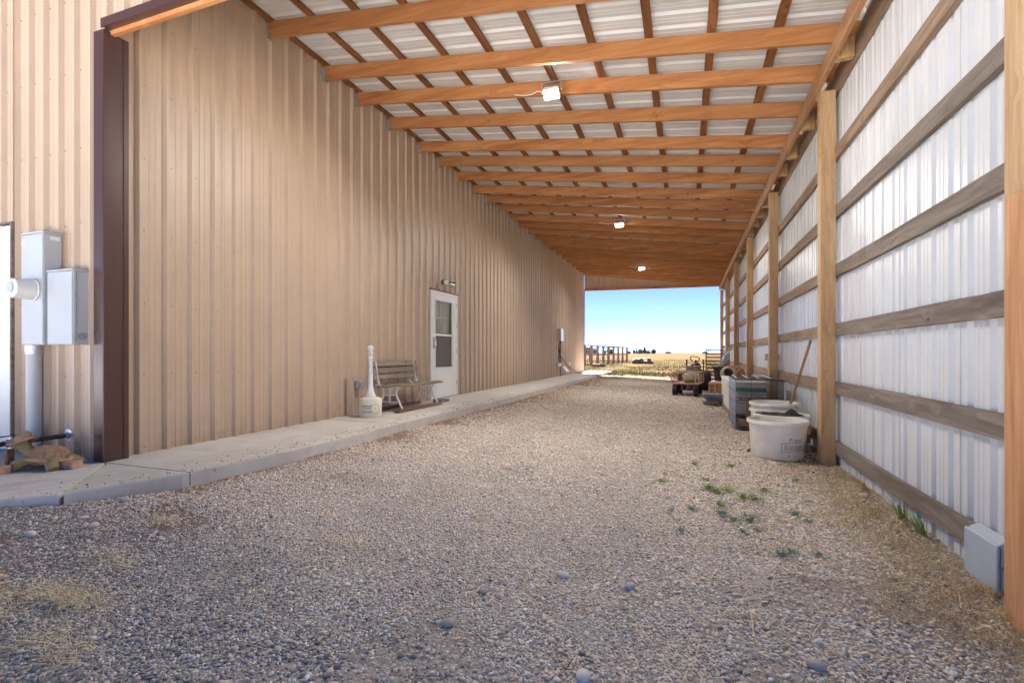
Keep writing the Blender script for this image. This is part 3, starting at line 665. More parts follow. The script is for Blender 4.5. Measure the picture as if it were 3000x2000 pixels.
for y0, y1, den, r0 in bands:
    xa, xb = -5.6, 1.62; n = int((xb - xa) * (y1 - y0) * den); x = rng.uniform(xa, xb, n); y = rng.uniform(y0, y1, n)
    ok = (x > edge_x(y) + .012) & keep_view(x, y)
    # dirt shows beside the walkway and in a few bare spots, litter thins it by the wall
    bare = np.array([mnoise.noise((a * 1.6, b * 1.6, 9)) for a, b in zip(x, y)])
    de = x - edge_x(y); thin = np.clip((.55 + .35 * bare - de) * 1.6, 0, .93) * (y > 2.6); thin = np.where(bare > .42, np.maximum(thin, .6), thin)
    rw = np.clip((x - .75 + .5 * bare) * 1.2, 0, .75); tr = np.clip(1 - np.abs(np.abs(x + 1.2) - .8) / .32, 0, 1) * .4 * (y > 2.5)
    thin = np.maximum(np.maximum(thin, rw), tr)
    ok &= rng.uniform(0, 1, n) > thin
    x, y, bare = x[ok], y[ok], bare[ok]; n = len(x)
    r = r0 * np.exp(rng.normal(0, .33, n)); r = np.minimum(r, r0 * 2.6)
    z = GZ_arr(x, y) + ground_noise(x, y) + r * rng.uniform(-.2, .5, n)
    P.append(np.stack([x, y, z], 1)); S_.append(np.stack([r * rng.uniform(.95, 1.5, n), r * rng.uniform(.75, 1.1, n), r * rng.uniform(.5, .8, n)], 1))
    # dark blue-grey stone was tipped in front of the walkway corner
    w = np.clip(1.15 - np.hypot((x + 3.7) / 2.9, (y - 1.1) / 1.35), 0, 1); w = np.clip(w * 1.6 + .3 * bare, 0, .8) + .07
    blue = rng.uniform(0, 1, n) < w
    c = np.where(blue[:, None], BLUES[rng.integers(0, len(BLUES), n)], TANS[rng.integers(0, len(TANS), n)]) * rng.uniform(1.75, 2.6, (n, 1))
    warm = np.clip((y + 1.0) / 10, 0, 1)[:, None] * .45; c = c * (1 - warm) + warm * np.array([(.52, .445, .385)])
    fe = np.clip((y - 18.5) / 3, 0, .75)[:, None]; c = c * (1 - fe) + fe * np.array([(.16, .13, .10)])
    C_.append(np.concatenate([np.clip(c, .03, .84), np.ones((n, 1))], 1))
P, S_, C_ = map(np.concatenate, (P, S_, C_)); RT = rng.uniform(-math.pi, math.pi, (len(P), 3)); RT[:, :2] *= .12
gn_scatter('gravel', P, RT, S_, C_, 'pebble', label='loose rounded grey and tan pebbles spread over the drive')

def blades(name, spots, mat, label, h=(.03, .10), w=.0022, lean_=.9, curl=.4, flat=0.0):
    """thin bent grass blades, spots = rows of (x, y, z)"""
    V, Fc = [], []; base = 0
    for (x, y, z) in spots:
        hh = random.uniform(*h); a = random.uniform(0, 6.283); l = random.uniform(.2, 1) * lean_; ca, sa = math.cos(a), math.sin(a); ww = w * random.uniform(.7, 1.4)
        px, py = -sa * ww, ca * ww
        if random.random() < flat: p1 = (x + ca * hh * .5, y + sa * hh * .5, z + .012 + random.random() * .012); p2 = (x + ca * hh + px * 8, y + sa * hh + py * 8, z + .006 + random.random() * .01)
        else:
            p1 = (x + ca * hh * .35 * l, y + sa * hh * .35 * l, z + hh * .6); p2 = (x + ca * hh * (.35 + curl) * l, y + sa * hh * (.35 + curl) * l, z + hh * (1 - .35 * l))
        V += [(x - px, y - py, z), (x + px, y + py, z), (p1[0] - px * .8, p1[1] - py * .8, p1[2]), (p1[0] + px * .8, p1[1] + py * .8, p1[2]), p2]
        Fc += [(base, base + 1, base + 3, base + 2), (base + 2, base + 3, base + 4)]; base += 5
    mb = MB(); mb.v = V; mb.f = Fc; mb.mi = [0] * len(Fc); return struct(mb.build(name, mat, fixn=False), label, 'stuff')
def gp(x, y, dz=0.0): return (x, y, gz(x, y) + .012 * mnoise.noise((x * 1.1, y * 1.1, 0)) + dz)
spots = []
for _ in range(620):                                          # dry tufts that creep in from the right wall
    y_ = random.uniform(.7, 6.0); x_ = XR(y_) + .15 - abs(random.gauss(0, .40)) * (1.7 - .16 * y_)
    if mnoise.noise((x_ * 1.9, y_ * 1.9, 5)) + .30 * (x_ - .3) < -.02: continue
    r_ = random.uniform(.02, .07)
    for _k in range(random.randint(8, 34)):
        px_, py_ = random.gauss(x_, r_), random.gauss(y_, r_)
        if px_ < XR(py_) + .17: spots.append(gp(px_, py_, .004))
blades('dry_grass', spots, 'dry_grass', 'thin dead grass matted along the foot of the white wall', (.03, .075), .0013, 1.6, .8, .72)
spots = []
for _ in range(420):
    y_ = random.uniform(1.0, 6.2); spots.append(gp(random.uniform(-.2, 1.5), y_, .014))
blades('straw_litter', spots, 'straw', 'single pale straw stalks lying on the gravel', (.12, .34), .0014, .2, .5, 1.0)
spots = []
for cx, cy, sx, sy, n in ((-3.25, 1.15, .26, .06, 4200), (-2.62, 1.35, .13, .035, 420), (-2.75, 1.68, .13, .05, 120), (-3.1, 2.12, .10, .03, 120), (-2.2, 1.12, .12, .04, 160), (-1.86, 2.35, .08, .03, 70)):
    for _ in range(n): spots.append(gp(random.gauss(cx, sx), random.gauss(cy, sy), .014 + random.random() * .012))
blades('straw_litter', spots, 'straw', 'heaps of pale straw on dark stones before the walkway corner', (.04, .13), .0011, .5, .8, 1.0)
# field grass: low clumps between the far end and the fence
spots = []
for _ in range(42000):
    t = random.random(); y_ = 23.4 + 62 * t * t; x_ = random.uniform(-13 - .35 * (y_ - 26), 5.0 + .12 * (y_ - 26))
    q = mnoise.noise((x_ * .35, y_ * .35, 2)); q2 = mnoise.noise((x_ * .09, y_ * .2, 7))
    if q > -.15 and not (y_ < 24.6 and x_ < -3.5) and not (y_ < 25.5 and q2 > .1): spots.append((x_, y_, gz(x_, y_) + .03 * mnoise.noise((x_ * .15, y_ * .15, 0))))
half = [p for p in spots if mnoise.noise((p[0] * .22, p[1] * .22, 11)) > .02 and p[1] < 62]; rest = [p for p in spots if not (mnoise.noise((p[0] * .22, p[1] * .22, 11)) > .02 and p[1] < 62)]
leafmat('field_green', (.045, .052, .018), (.085, .092, .034)); leafmat('field_straw', (.08, .062, .034), (.13, .104, .062))
blades('field_grass', half, 'field_green', 'short green grass beyond the open end of the carport', (.05, .15), .010, .9, .4)
blades('field_grass', rest, 'field_straw', 'dry straw-coloured grass over the flat field', (.06, .20), .010, .9, .4)

# ---- weeds in the gravel
def weed(mat, n, r, h):
    mb = MB()
    for _ in range(n):
        a = random.uniform(0, 6.283); d = abs(random.gauss(0, .45)) * r; x0, y0 = math.cos(a) * d, math.sin(a) * d; hh = h * random.uniform(.5, 1.1)
        tip = Vector((x0 * 1.5 + random.gauss(0, .012), y0 * 1.5 + random.gauss(0, .012), hh)); b = Vector((x0 * .6, y0 * .6, 0))
        mb.tube([b, (b + tip) / 2 + Vector((0, 0, hh * .1)), tip], [.0012, .001, .0006], 3, cap=False)
        for _ in range(9):
            t = random.uniform(.15, 1); p = b.lerp(tip, t); d_ = Vector((random.gauss(0, 1), random.gauss(0, 1), random.gauss(.5, .6))).normalized(); L_ = random.uniform(.008, .020); sdv = d_.cross(Vector((random.gauss(0, 1), random.gauss(0, 1), random.gauss(0, 1)))).normalized() * L_ * .22
            mb.add([p, p + d_ * L_ * .5 + sdv, p + d_ * L_, p + d_ * L_ * .5 - sdv], [(0, 1, 2, 3)])
    return mb.mesh('weed_plant', mat, fixn=False)
wm = [weed('weed_green', 46, .10, .07), weed('weed_blue', 40, .075, .06), weed('weed_green', 26, .06, .05), weed('weed_blue', 16, .045, .035)]
ZW = lambda a, b: (1880 + a / 3.7935, 1350 + b / 3.7935)
def onground(u, v, z=-.04):
    r = (u - 1500) / F_PX; d = (_F[0] + r * _R[0], _F[1] + r * _R[1], (1033 - v) / F_PX)
    for _ in range(4):
        k = (z - CAM_H) / d[2]; z = gz(d[0] * k, d[1] * k)
    return d[0] * k, d[1] * k, z
WL = [((220, 245), 2, 1.0, 'bright green feathery weed at the open middle of the gravel drive'), ((275, 160), 3, .8, 'tiny dull blue-green weed behind the feathery drive weed'), ((720, 230), 2, 1.1, 'bright little weed behind the widest green weed patch'),
      ((740, 330), 0, 1.1, 'widest green weed patch in the gravel'), ((850, 370), 0, 1.0, 'dark green clump joined to the widest weed patch'), ((960, 350), 2, 1.2, 'sparse green weed between the two big weed patches'),
      ((1360, 350), 0, .95, 'separate bright green weed tuft facing the white tubs'), ((1110, 430), 0, 1.1, 'long low green weed mat beside the widest patch'), ((1260, 450), 2, 1.2, 'small dark tuft at the end of the long weed mat'),
      ((870, 510), 2, 1.1, 'light green weed in front of the widest patch'), ((905, 610), 1, .95, 'upright blue-grey weed in front of the light green weed'), ((560, 555), 1, .85, 'round blue-grey weed standing alone in the drive'), ((320, 570), 3, 1.0, 'faint flat weed beside the lone round blue-grey weed'),
      ((1190, 680), 1, 1.2, 'wide blue-green weed before the long green mat'), ((1030, 680), 3, 1.2, 'thin blue-green sprig next to the wide blue-green weed'), ((1710, 610), 1, .8, 'grey-green weed in dead grass near the wall post'), ((1860, 690), 3, 1.0, 'small green seedling among the dead grass'), ((420, 790), 3, 1.2, 'little green sprig among pale pebbles'),
      ((1120, 805), 3, .9, 'small broad-leaved green weed on pale pebbles'), ((1300, 800), 3, .9, 'tiny weed beside the broad-leaved one'), ((1720, 230), 2, .9, 'green weed in brown litter near the tub'), ((1000, 80), 2, 1.3, 'pale green weed between the drive and the tubs'), ((575, 45), 3, 1.4, 'pale weed tuft far along the drive'),
      ((1550, 1070), 3, 1.4, 'soft blue-green weed among pale gravel'), ((1680, 1040), 3, 1.1, 'faint weed beside the soft blue-green weed'), ((1980, 1060), 3, 1.0, 'green seedling beside dead grass tufts'), ((1640, 60), 0, .9, 'green weed growing at the foot of the lettered tub')]
for i, (p, k_, s_, lb) in enumerate(WL):
    x_, y_, z_ = onground(*ZW(*p)); o = put('weed_plant', wm[k_], None, (x_, y_, z_ + .008), (0, 0, i * 1.3)); o.scale = (s_ * .85, s_ * .85, s_ * .6); tag(o, lb, 'weed', 'weeds growing in the gravel')
# grass tufts at the wall foot
for i, (u, v, lb) in enumerate(((2540, 1435, 'small dry grass tuft at the wall foot behind the green one'), (2690, 1530, 'tall green grass tuft at the foot of the white wall'), (2765, 1575, 'green and dry grass tuft beside the grey box'))):
    x_, y_, z_ = onground(u, v, -.08); mb = MB()
    for _ in range(44):
        a = random.uniform(0, 6.283); d = random.uniform(0, .05); hh = random.uniform(.06, .2) * (.6 if i == 0 else 1); b = Vector((math.cos(a) * d * .5, math.sin(a) * d, 0)); tip = b + Vector((-random.uniform(0, .09), math.sin(a) * .09, hh))
        mb.tube([b, b.lerp(tip, .5) + Vector((0, 0, .02)), tip], [.002, .0017, .0004], 3, cap=False)
    tag(mb.build('grass_tuft', 'dry_grass' if i == 0 else 'weed_green', None, loc=(min(x_, XR(y_) + .12), y_, z_), fixn=False), lb, 'grass tuft', 'grass tufts at the wall foot')
# larger loose stones
def rock_mesh(name, seed, r, mat, amp=.35, sub=2):
    bm = bmesh.new(); bmesh.ops.create_icosphere(bm, subdivisions=sub, radius=1)
    for v in bm.verts:
        q = 1 + amp * mnoise.noise(v.co * .9 + Vector((seed * 3.1, seed, 0))) + amp * .4 * mnoise.noise(v.co * 2.3 + Vector((seed, 0, seed * 2)))
        v.co = Vector((v.co.x * r[0], v.co.y * r[1], v.co.z * r[2])) * q
    me = bpy.data.meshes.new(name); bm.to_mesh(me); bm.free(); me.materials.append(M[mat]); me.polygons.foreach_set('use_smooth', [True] * len(me.polygons)); return me
plain('stone_white', (.62, .58, .54), .75, var=.1, bump=.3); plain('stone_blue', (.33, .35, .38), .75, var=.2, bump=.3); plain('stone_pink', (.52, .42, .36), .8, var=.15, bump=.3); plain('stone_grey', (.38, .36, .33), .8, var=.2, bump=.3)
for i, (u, v, r, mt, lb) in enumerate(((1650, 1689, .030, 'stone_white', 'biggest smooth white stone in the middle of the drive'), (1845, 1724, .030, 'stone_blue', 'smooth blue-grey stone in the pale gravel'), (272, 1545, .034, 'stone_pink', 'pinkish flat stone on the dark gravel'), (88, 1568, .032, 'stone_white', 'white stone on dark gravel beside the straw heap'), (245, 1518, .024, 'stone_white', 'small white stone on dark gravel near the walkway'),
        (2175, 1402, .024, 'stone_white', 'white stone behind the green weeds'), (2529, 1455, .038, 'stone_pink', 'pale stone at the foot of the white wall'), (2365, 1470, .026, 'stone_grey', 'grey stone in front of the tub post'), (2314, 1545, .028, 'stone_white', 'white stone next to grey-green weeds'), (2390, 1955, .032, 'stone_grey', 'large grey stone beside dead grass'), (368, 1470, .034, 'stone_grey', 'dark stone against the walkway edge'), (1415, 1735, .024, 'stone_grey', 'long grey pebble near the drive middle'), (1460, 1750, .022, 'stone_pink', 'long tan pebble beside the grey one'), (1310, 1830, .028, 'stone_grey', 'olive stone among pale pebbles'), (1710, 1990, .03, 'stone_white', 'white stone at the near end of the drive'))):
    x_, y_, z_ = onground(u, v, 0); o = put('stone', rock_mesh('stone', i, (r * 1.15, r * .9, r * .6), mt, .25), None, (x_, y_, z_ + r * .35), (0, 0, i)); tag(o, lb, 'stone', 'larger loose stones on the gravel')
# dirt clods of spilled soil near the tubs
px_ = np.concatenate([rng.normal(1.32, .12, 110), rng.normal(.62, .22, 70)]); py_ = np.concatenate([rng.normal(6.75, .5, 110), rng.normal(6.5, .4, 70)])
ok_ = np.hypot(px_ - 1.02, py_ - 6.42) > .30; px_, py_ = px_[ok_], py_[ok_]; rr2 = np.exp(rng.normal(math.log(.0055), .45, len(px_)))
gn_scatter('soil_crumbs', np.stack([px_, py_, GZ_arr(px_, py_) + ground_noise(px_, py_) + .010], 1), rng.uniform(-3, 3, (len(px_), 3)), np.stack([rr2 * 1.2, rr2, rr2 * .7], 1), np.tile((.035, .025, .02, 1.0), (len(px_), 1)), 'pebble', label='dark crumbs of spilled soil around the white tubs')
n_ = 900; yk = rng.uniform(1.4, 16, n_); xk = edge_x(yk) - np.abs(rng.normal(0, .16, n_)) - .01; okk = xk > np.where(yk > 2.8, XL + .05, -6.0); xk, yk = xk[okk], yk[okk]; rk_ = np.exp(rng.normal(math.log(.0045), .35, len(xk)))
gn_scatter('scattered_pebbles', np.stack([xk, yk, np.full(len(xk), SLAB) + rk_ * .45], 1), rng.uniform(-3, 3, (len(xk), 3)) * (.1, .1, 1), np.stack([rk_ * 1.2, rk_, rk_ * .6], 1), np.concatenate([TANS[rng.integers(0, len(TANS), len(xk))], np.ones((len(xk), 1))], 1), 'pebble', label='a few pebbles kicked up onto the walkway edge')
# ================================================================== LAMPS
def flood(ry, lb, tilt=20):
    x_ = -1.66; zb = roof_z(x_) - .19; K = .8
    t = thing('flood_lamp', lb, 'lamp', (x_, ry - .03, zb), 0, 'lit flood lamps under the rafters')
    T = Matrix.Translation((0, -.10, -.035)) @ Matrix.Rotation(math.radians(-tilt), 4, 'X') @ Matrix.Scale(.68, 4)
    MB().box(-.15, .15, -.11, .11, .0, .05, T=T).build('housing', 'white_paint', t, bevel=.008)
    m_ = MB()
    for i in range(7): m_.box(-.12 + i * .04 - .004, -.12 + i * .04 + .004, -.09, .09, .051, .075, T=T)
    m_.build('cooling_fins', 'white_paint', t)
    MB().box(-.132, .132, -.092, .092, -.004, -.0005, T=T).build('lamp_glass', 'lamp_glow', t)
    m_ = MB(); B_ = .042; m_.box(-.15, .15, -.11, -.098, -B_, -.001, T=T); m_.box(-.15, .15, .098, .11, -B_, -.001, T=T); m_.box(-.15, -.138, -.0975, .0975, -B_, -.001, T=T); m_.box(.138, .15, -.0975, .0975, -B_, -.001, T=T); m_.build('light_baffle', 'white_paint', t)  # deep rim added to keep lamp light off the ceiling and walls
    m_ = MB(); m_.box(-.138, -.123, -.012, .012, -.03, .08); m_.box(.123, .138, -.012, .012, -.03, .08); m_.box(-.138, .138, -.012, .012, .081, .09)
    m_.v = [(a, b - .10, c + .02) for a, b, c in m_.v]; m_.build('bracket', 'galv', t)
    m_ = MB(); m_.box(-.05, .05, -.115, -.001, .102, .112); m_.build('mount_plate', 'galv', t)
    m_ = MB(); m_.tube([(-.12, -.10, .0), (-.20, -.09, .03), (-.30, -.05, .02), (-.42, -.012, .05), (-.55, -.008, .085)], .006, 6); m_.build('cord', 'white_plastic', t, smooth=True)
flood(6.312, 'lit white flood lamp under the rafters in front of the doorway', 27)
flood(13.272, 'lit white flood lamp midway along the rafters')
flood(20.36, 'lit white flood lamp nearest the open far end')

# ================================================================== THINGS ON THE BUILDING
# twin floodlight over the door
t = thing('wall_light', 'twin-head chrome floodlight over the white storm door', 'light', (XL + .02, 9.18, 2.66))
MB().lathe([(.0, -.02), (.055, -.02), (.055, .012), (.04, .03), (.0, .03)], 16).build('base', 'dark_steel', t, smooth=True).rotation_euler = (0, math.pi / 2, 0)
for sy, d in ((-.10, Vector((.75, -.55, -.2))), (.22, Vector((.55, .75, -.3)))):
    d.normalize(); c0 = Vector((.06, sy * .45, .01)); c1 = Vector((.09, sy, -.02))
    MB().tube([(.02, 0, 0), c0, c1 - d * .05], [.016, .014, .016], 8).build('arm', 'dark_steel', t, smooth=True)
    prof_ = [(.018, -.09), (.024, -.05), (.055, .0), (.066, .045), (.066, .055), (.058, .058), (.0, .050)]
    hd = MB().lathe(prof_, 18).build('lamp_head', 'chrome', t, smooth=True); hd.location = c1; hd.rotation_euler = d.to_track_quat('Z', 'Y').to_euler()
    ln = MB().lathe([(.0, .056), (.05, .060), (.056, .0595)], 16, cap=False).build('lens', 'white_plastic', hd, smooth=True)
# meter cabinet with dome and riser
t = thing('meter_cabinet', 'tall grey electric meter cabinet with round white meter dome', 'meter box', (-5.5, YF - .02, SLAB))
o0 = Vector(t.location)
def tb(*b, m=None): m = m or MB(); m.box(*b); return m
def loc(mb, o=None): o = o or o0; mb.v = [(x - o.x, y - o.y, z - o.z) for x, y, z in mb.v]; return mb
loc(tb(-5.658, -5.344, 2.632, YF - .022, 1.23, 2.222)).build('cabinet', 'grey_box', t, bevel=.005)
loc(tb(-5.665, -5.337, 2.624, YF - .023, 2.2235, 2.24)).build('cap', 'grey_box', t, bevel=.003)
loc(tb(-5.655, -5.347, 2.626, 2.6315, 1.24, 2.21)).build('cover', 'grey_box', t, bevel=.003)
m = MB().lathe([(.098, 0), (.102, .012), (.094, .016), (.092, .05), (.084, .15), (.074, .158), (.0, .162)], 28); md = m.build('meter_dome', 'white_plastic', t, smooth=True); md.location = Vector((-5.47, 2.6255, 1.72)) - o0; md.rotation_euler = (math.pi / 2, 0, 0)
m = MB().lathe([(.0, .1625), (.045, .1625), (.047, .1665), (.0, .1665)], 20); m.build('meter_face', 'grey_box', md, smooth=True)
loc(tb(-5.65, -5.60, 2.6225, 2.6255, 2.13, 2.155)).build('warning_label', 'white_paint', t)
loc(tb(-5.3435, -5.3405, 2.68, 2.75, 2.17, 2.20)).build('warning_label', 'white_paint', t)
m = MB(); m.tube([(-5.62, 2.70, SLAB - .02), (-5.62, 2.70, 1.235)], .055, 20); loc(m).build('conduit', 'grey_box', t, smooth=True)
m = MB(); m.tube([(-5.62, 2.70, 1.15), (-5.62, 2.70, 1.229)], .063, 20); loc(m).build('coupling', 'galv', t, smooth=True)
t = thing('breaker_box', 'shorter grey breaker box hung beside the brown corner trim', 'electrical box', (-5.12, YF - .02, 1.226))
o0 = Vector(t.location)
loc(tb(-5.291, -4.945, 2.638, YF - .022, 1.228, 1.868)).build('cabinet', 'grey_box', t, bevel=.005)
loc(tb(-5.298, -4.938, 2.628, YF - .023, 1.8695, 1.884)).build('cap', 'grey_box', t, bevel=.003)
loc(tb(-5.288, -4.948, 2.631, 2.6375, 1.235, 1.86)).build('cover', 'grey_box', t, bevel=.003)
m = MB().lathe([(.0, 0), (.034, 0), (.034, .003), (.0, .003)], 18); q = m.build('knockout', 'galv', t); q.location = Vector((-4.9447, 2.705, 1.30)) - o0; q.rotation_euler = (0, math.pi / 2, 0)
loc(tb(-4.9445, -4.941, 2.655, 2.665, 1.24, 1.86)).build('side_seam', 'galv', t)
# pipe with valve coming out of the gable
t = thing('valve_pipe', 'dark pipe with a valve sticking out of the gable wall low down', 'pipe', (-5.253, YF - .02, .415))
m = MB().tube([(0, -.002, 0), (0, -.9, .0)], .021, 12); m.build('pipe', 'dark_steel', t, smooth=True)
m = MB().lathe([(.0, 0), (.058, 0), (.058, .004), (.03, .008), (.026, .03), (.0, .03)], 20); q = m.build('flange', 'galv', t, smooth=True); q.rotation_euler = (math.pi / 2, 0, 0); q.location = (0, .0, 0)
m = MB().tube([(0, -.36, 0), (0, -.44, 0)], .032, 12); m.tube([(0, -.40, .0), (0, -.40, .055)], .012, 8); m.tube([(0, -.40, .0), (0, -.40, -.045)], .018, 8); m.build('valve_body', 'galv', t, smooth=True)
MB().box(-.012, .012, -.47, -.33, .055, .063).build('valve_handle', 'dark_steel', t, bevel=.002)
m = MB().box(-.020, .020, -.43, -.385, -.204, -.046); m.build('support', 'rusty', t)
# outlet box behind the bench
t = thing('outlet_box', 'weatherproof outlet box with clear cover beside the bench', 'outlet box', (XL + .02, 6.34, .61))
MB().box(-.0, .065, -.085, .03, 0, .12).build('box', 'grey_box', t, bevel=.004); MB().box(.067, .12, -.08, .025, .003, .117).build('cover', 'galv', t, bevel=.008)
# subpanel far along the wall
t = thing('subpanel', 'small white subpanel with conduits near the far end of the long wall', 'electrical box', (XL + .02, 19.1, SLAB))
def lb_(b, nm, mt, bev=.004): return MB().box(*b).build(nm, mt, t, bevel=bev)
lb_((-.0, .14, -.22, .22, 1.42, 1.93), 'cabinet', 'grey_box'); lb_((.141, .152, -.215, .215, 1.425, 1.925), 'cover', 'white_paint')
m = MB()
for pth in ([(.07, -.1, 1.42), (.06, -.2, 1.25), (.05, -.22, 1.1), (.05, -.1, .9), (.06, -.3, .72), (.06, -.36, .55)], [(.07, .02, 1.42), (.06, -.05, 1.2), (.05, -.05, .9), (.06, -.08, .55)], [(.07, .12, 1.42), (.05, .1, 1.0), (.05, .08, .0)]):
    m.tube(pth, .014, 7)
m.build('conduit', 'dark_steel', t, smooth=True)
m = MB(); pts_ = [(.09 + .012 * math.sin(a), -.2 + .09 * math.cos(a), 1.0 + .11 * math.sin(a * 1.02)) for a in np.linspace(0, 6 * math.pi, 50)]; m.tube(pts_, .008, 6); m.build('cable_loop', 'cord_black', t, smooth=True)
lb_((.0, .09, -.42, -.20, .40, .54), 'junction_box', 'grey_box'); lb_((.0, .10, -.14, -.03, .40, .54), 'outlet', 'white_paint')
t = thing('outlet_box', 'small white outlet box near the far corner of the long wall', 'outlet box', (XL + .02, 20.7, .62)); lb_((.0, .08, -.12, .12, 0, .14), 'box', 'white_paint'); lb_((.081, .095, -.1, .1, .01, .13), 'cover', 'cream_plastic')
t = thing('vent_hood', 'white slanted vent hood low on the long wall', 'vent', (XL + .02, 20.0, .36)); MB().prism([(0, 0), (.16, 0), (.16, .03), (.0, .2)], -.22, .22).build('hood', 'white_paint', t, bevel=.004); lb_((.0, .01, -.25, .25, -.02, .22), 'flange', 'white_paint', .002)
t = thing('extension_cord', 'black power cord drooping from the subpanel onto the gravel', 'cord', (XL + .07, 19.2, .98))
m = MB(); P0 = Vector(t.location)
cp = [(XL + .08, 19.15, 1.05), (XL + .1, 19.4, .92), (XL + .22, 19.9, .62), (XL + .42, 20.5, .36), (XL + .75, 20.95, SLAB + .02), (XL + 1.1, 21.0, SLAB + .016), (XL + 1.23, 21.0, SLAB + .01), (XL + 1.30, 21.0, .13), (XL + 1.6, 21.2, .105), (-2.6, 21.9, .085), (-2.0, 22.1, .06), (-1.2, 22.4, .045)]
def smooth_path(c, n=6):
    c = [Vector(p) for p in c]; out = []
    for i in range(len(c) - 1):
        p0, p1, p2, p3 = c[max(i - 1, 0)], c[i], c[i + 1], c[min(i + 2, len(c) - 1)]
        for k in range(n):
            u = k / n; out.append(.5 * ((2 * p1) + (p2 - p0) * u + (2 * p0 - 5 * p1 + 4 * p2 - p3) * u * u + (3 * p1 - p0 - 3 * p2 + p3) * u ** 3))
    return out + [c[-1]]
m.tube([p - P0 for p in smooth_path(cp)], .012, 7); m.build('cord', 'cord_black', t, smooth=True)

# ================================================================== BENCH AND ITS NEIGHBOURS
t = thing('garden_bench', 'weathered wood slat bench with white cast-iron legs beside the door', 'bench', (-4.5, 7.28, SLAB + .05), 0)
# local axes: x out from the wall, y along it
BL = .64
for sgn in (-1, 1):
    yy = sgn * (BL - .06); m = MB()
    def leg(pts, r): m.tube(smooth_path([(a, yy, b) for a, b in pts], 5), r, 8, 1.15)
    leg([(-.21, 0), (-.15, .12), (-.115, .24), (-.13, .33), (-.17, .37)], .016); leg([(.24, 0), (.17, .12), (.125, .24), (.15, .32), (.20, .355)], .016)
    leg([(-.26, .37), (-.1, .335), (.05, .33), (.17, .36), (.24, .345)], .015); leg([(-.15, .11), (-.05, .10), (.06, .10), (.17, .11)], .012); leg([(-.12, .225), (0, .215), (.125, .225)], .011); leg([(0, .10), (0, .22), (0, .33)], .012)
    leg([(-.19, .35), (-.225, .45), (-.255, .6), (-.275, .76)], .015)
    m.build('leg', 'white_iron', t, smooth=True)
def slat(x, z, w, th, ang, n='seat_slat', mt='wood_weather_Y', ext=0.0):
    T = Matrix.Translation((x, 0, z)) @ Matrix.Rotation(ang, 4, 'Y'); MB().box(-w / 2, w / 2, -BL - .06 + ext, BL + .06 + ext, -th / 2, th / 2, T=T).build(n, mt, t, bevel=.004)
for i, (x_, z_) in enumerate(((-.13, .36), (-.03, .35), (.07, .357), (.17, .378), (.255, .372))): slat(x_, z_, .082, .022, (.12, .03, -.12, -.05, .25)[i])
for i, z_ in enumerate((.50, .605, .715)): slat(-.235 - i * .018, z_, .022, .085, -.16, 'back_slat')
for (x_, lb) in ((.235, 'rusty wooden skid under the front feet of the bench'), (-.215, 'rusty wooden skid under the back feet of the bench')):
    o = MB().box(-.05, .05, -.74, .68, 0, .048).build('wooden_skid', 'skid_wood', None, bevel=.004, loc=(-4.5 + x_, 7.28, SLAB + .001)); tag(o, lb, 'board', 'skids under the bench')
tl = thing('hand_trowel', 'teal-handled hand trowel lying on the bench', 'trowel', (-4.42, 7.52, SLAB + .05 + .385), .3)
MB().tube([(0, -.11, .012), (0, -.02, .014)], [.014, .011], 8).build('handle', 'teal', tl, smooth=True); MB().tube([(0, -.02, .014), (0, .04, .008)], .004, 6).build('shank', 'galv', tl); MB().prism([(-.03, .04), (.03, .04), (.026, .1), (0, .15), (-.026, .1)], .004, .008, 'xy').build('blade', 'teal', tl)
tl = thing('hand_fork', 'teal garden hand fork beside the trowel on the bench', 'hand fork', (-4.46, 7.38, SLAB + .05 + .385), -.5)
MB().tube([(0, -.12, .014), (0, -.01, .016)], [.015, .012], 8).build('handle', 'teal', tl, smooth=True); m = MB()
for q in (-.025, 0, .025): m.tube([(0, -.01, .016), (q, .04, .012), (q, .12, .006)], .004, 6)
m.build('tines', 'teal_print', tl)
tl = thing('spray_nozzle', 'white pistol spray nozzle lying on the bench', 'nozzle', (-4.42, 7.18, SLAB + .05 + .383), .5)
MB().tube([(0, -.09, .045), (0, -.02, .03), (0, .08, .02)], [.012, .02, .022], 10).build('barrel', 'white_plastic', tl, smooth=True); MB().tube([(0, -.02, .03), (.03, -.08, .015), (.04, -.13, .012)], [.015, .013, .015], 8).build('grip', 'white_plastic', tl, smooth=True); MB().tube([(0, .08, .02), (0, .10, .02)], .026, 10).build('tip', 'black_plastic', tl)
# cigarette receptacle
CX, CY = -4.41, 6.07
t = thing('cigarette_receptacle', 'cream cigarette receptacle with tall white neck and ball top', 'ash receptacle', (CX, CY, SLAB))
MB().lathe([(.158, 0), (.164, .01), (.164, .255), (.15, .278), (.10, .29), (.0, .292)], 40).build('base', 'cream_plastic', t, smooth=True)
MB().lathe([(.078, .293), (.080, .305), (.062, .34), (.046, .39), (.037, .45), (.032, .60), (.029, .86), (.041, .862), (.041, .878), (.032, .885), (.032, .945), (.043, .95), (.043, .962), (.028, .972), (.020, .976), (.036, .992), (.045, 1.02), (.036, 1.048), (.015, 1.06), (.0, 1.062)], 24).build('neck', 'white_iron', t, smooth=True)
m = MB().lathe([(.0, 0), (.009, 0), (.009, .002), (.0, .002)], 10); q = m.build('snuff_hole', 'black_plastic', t); q.location = (.019, -.0262, .915); q.rotation_euler = (math.pi / 2, 0, .63)
A0 = math.atan2(-6.07, 4.41) - .22
def on_cyl(r, a0, zc): return lambda x, y: Vector((r * math.cos(a0 + x / r), r * math.sin(a0 + x / r), zc + y))
text_mesh('EAGLE', .036, on_cyl(.1655, A0 - .12, .155), 'lettering', 'print_dark', t, space=1.15)
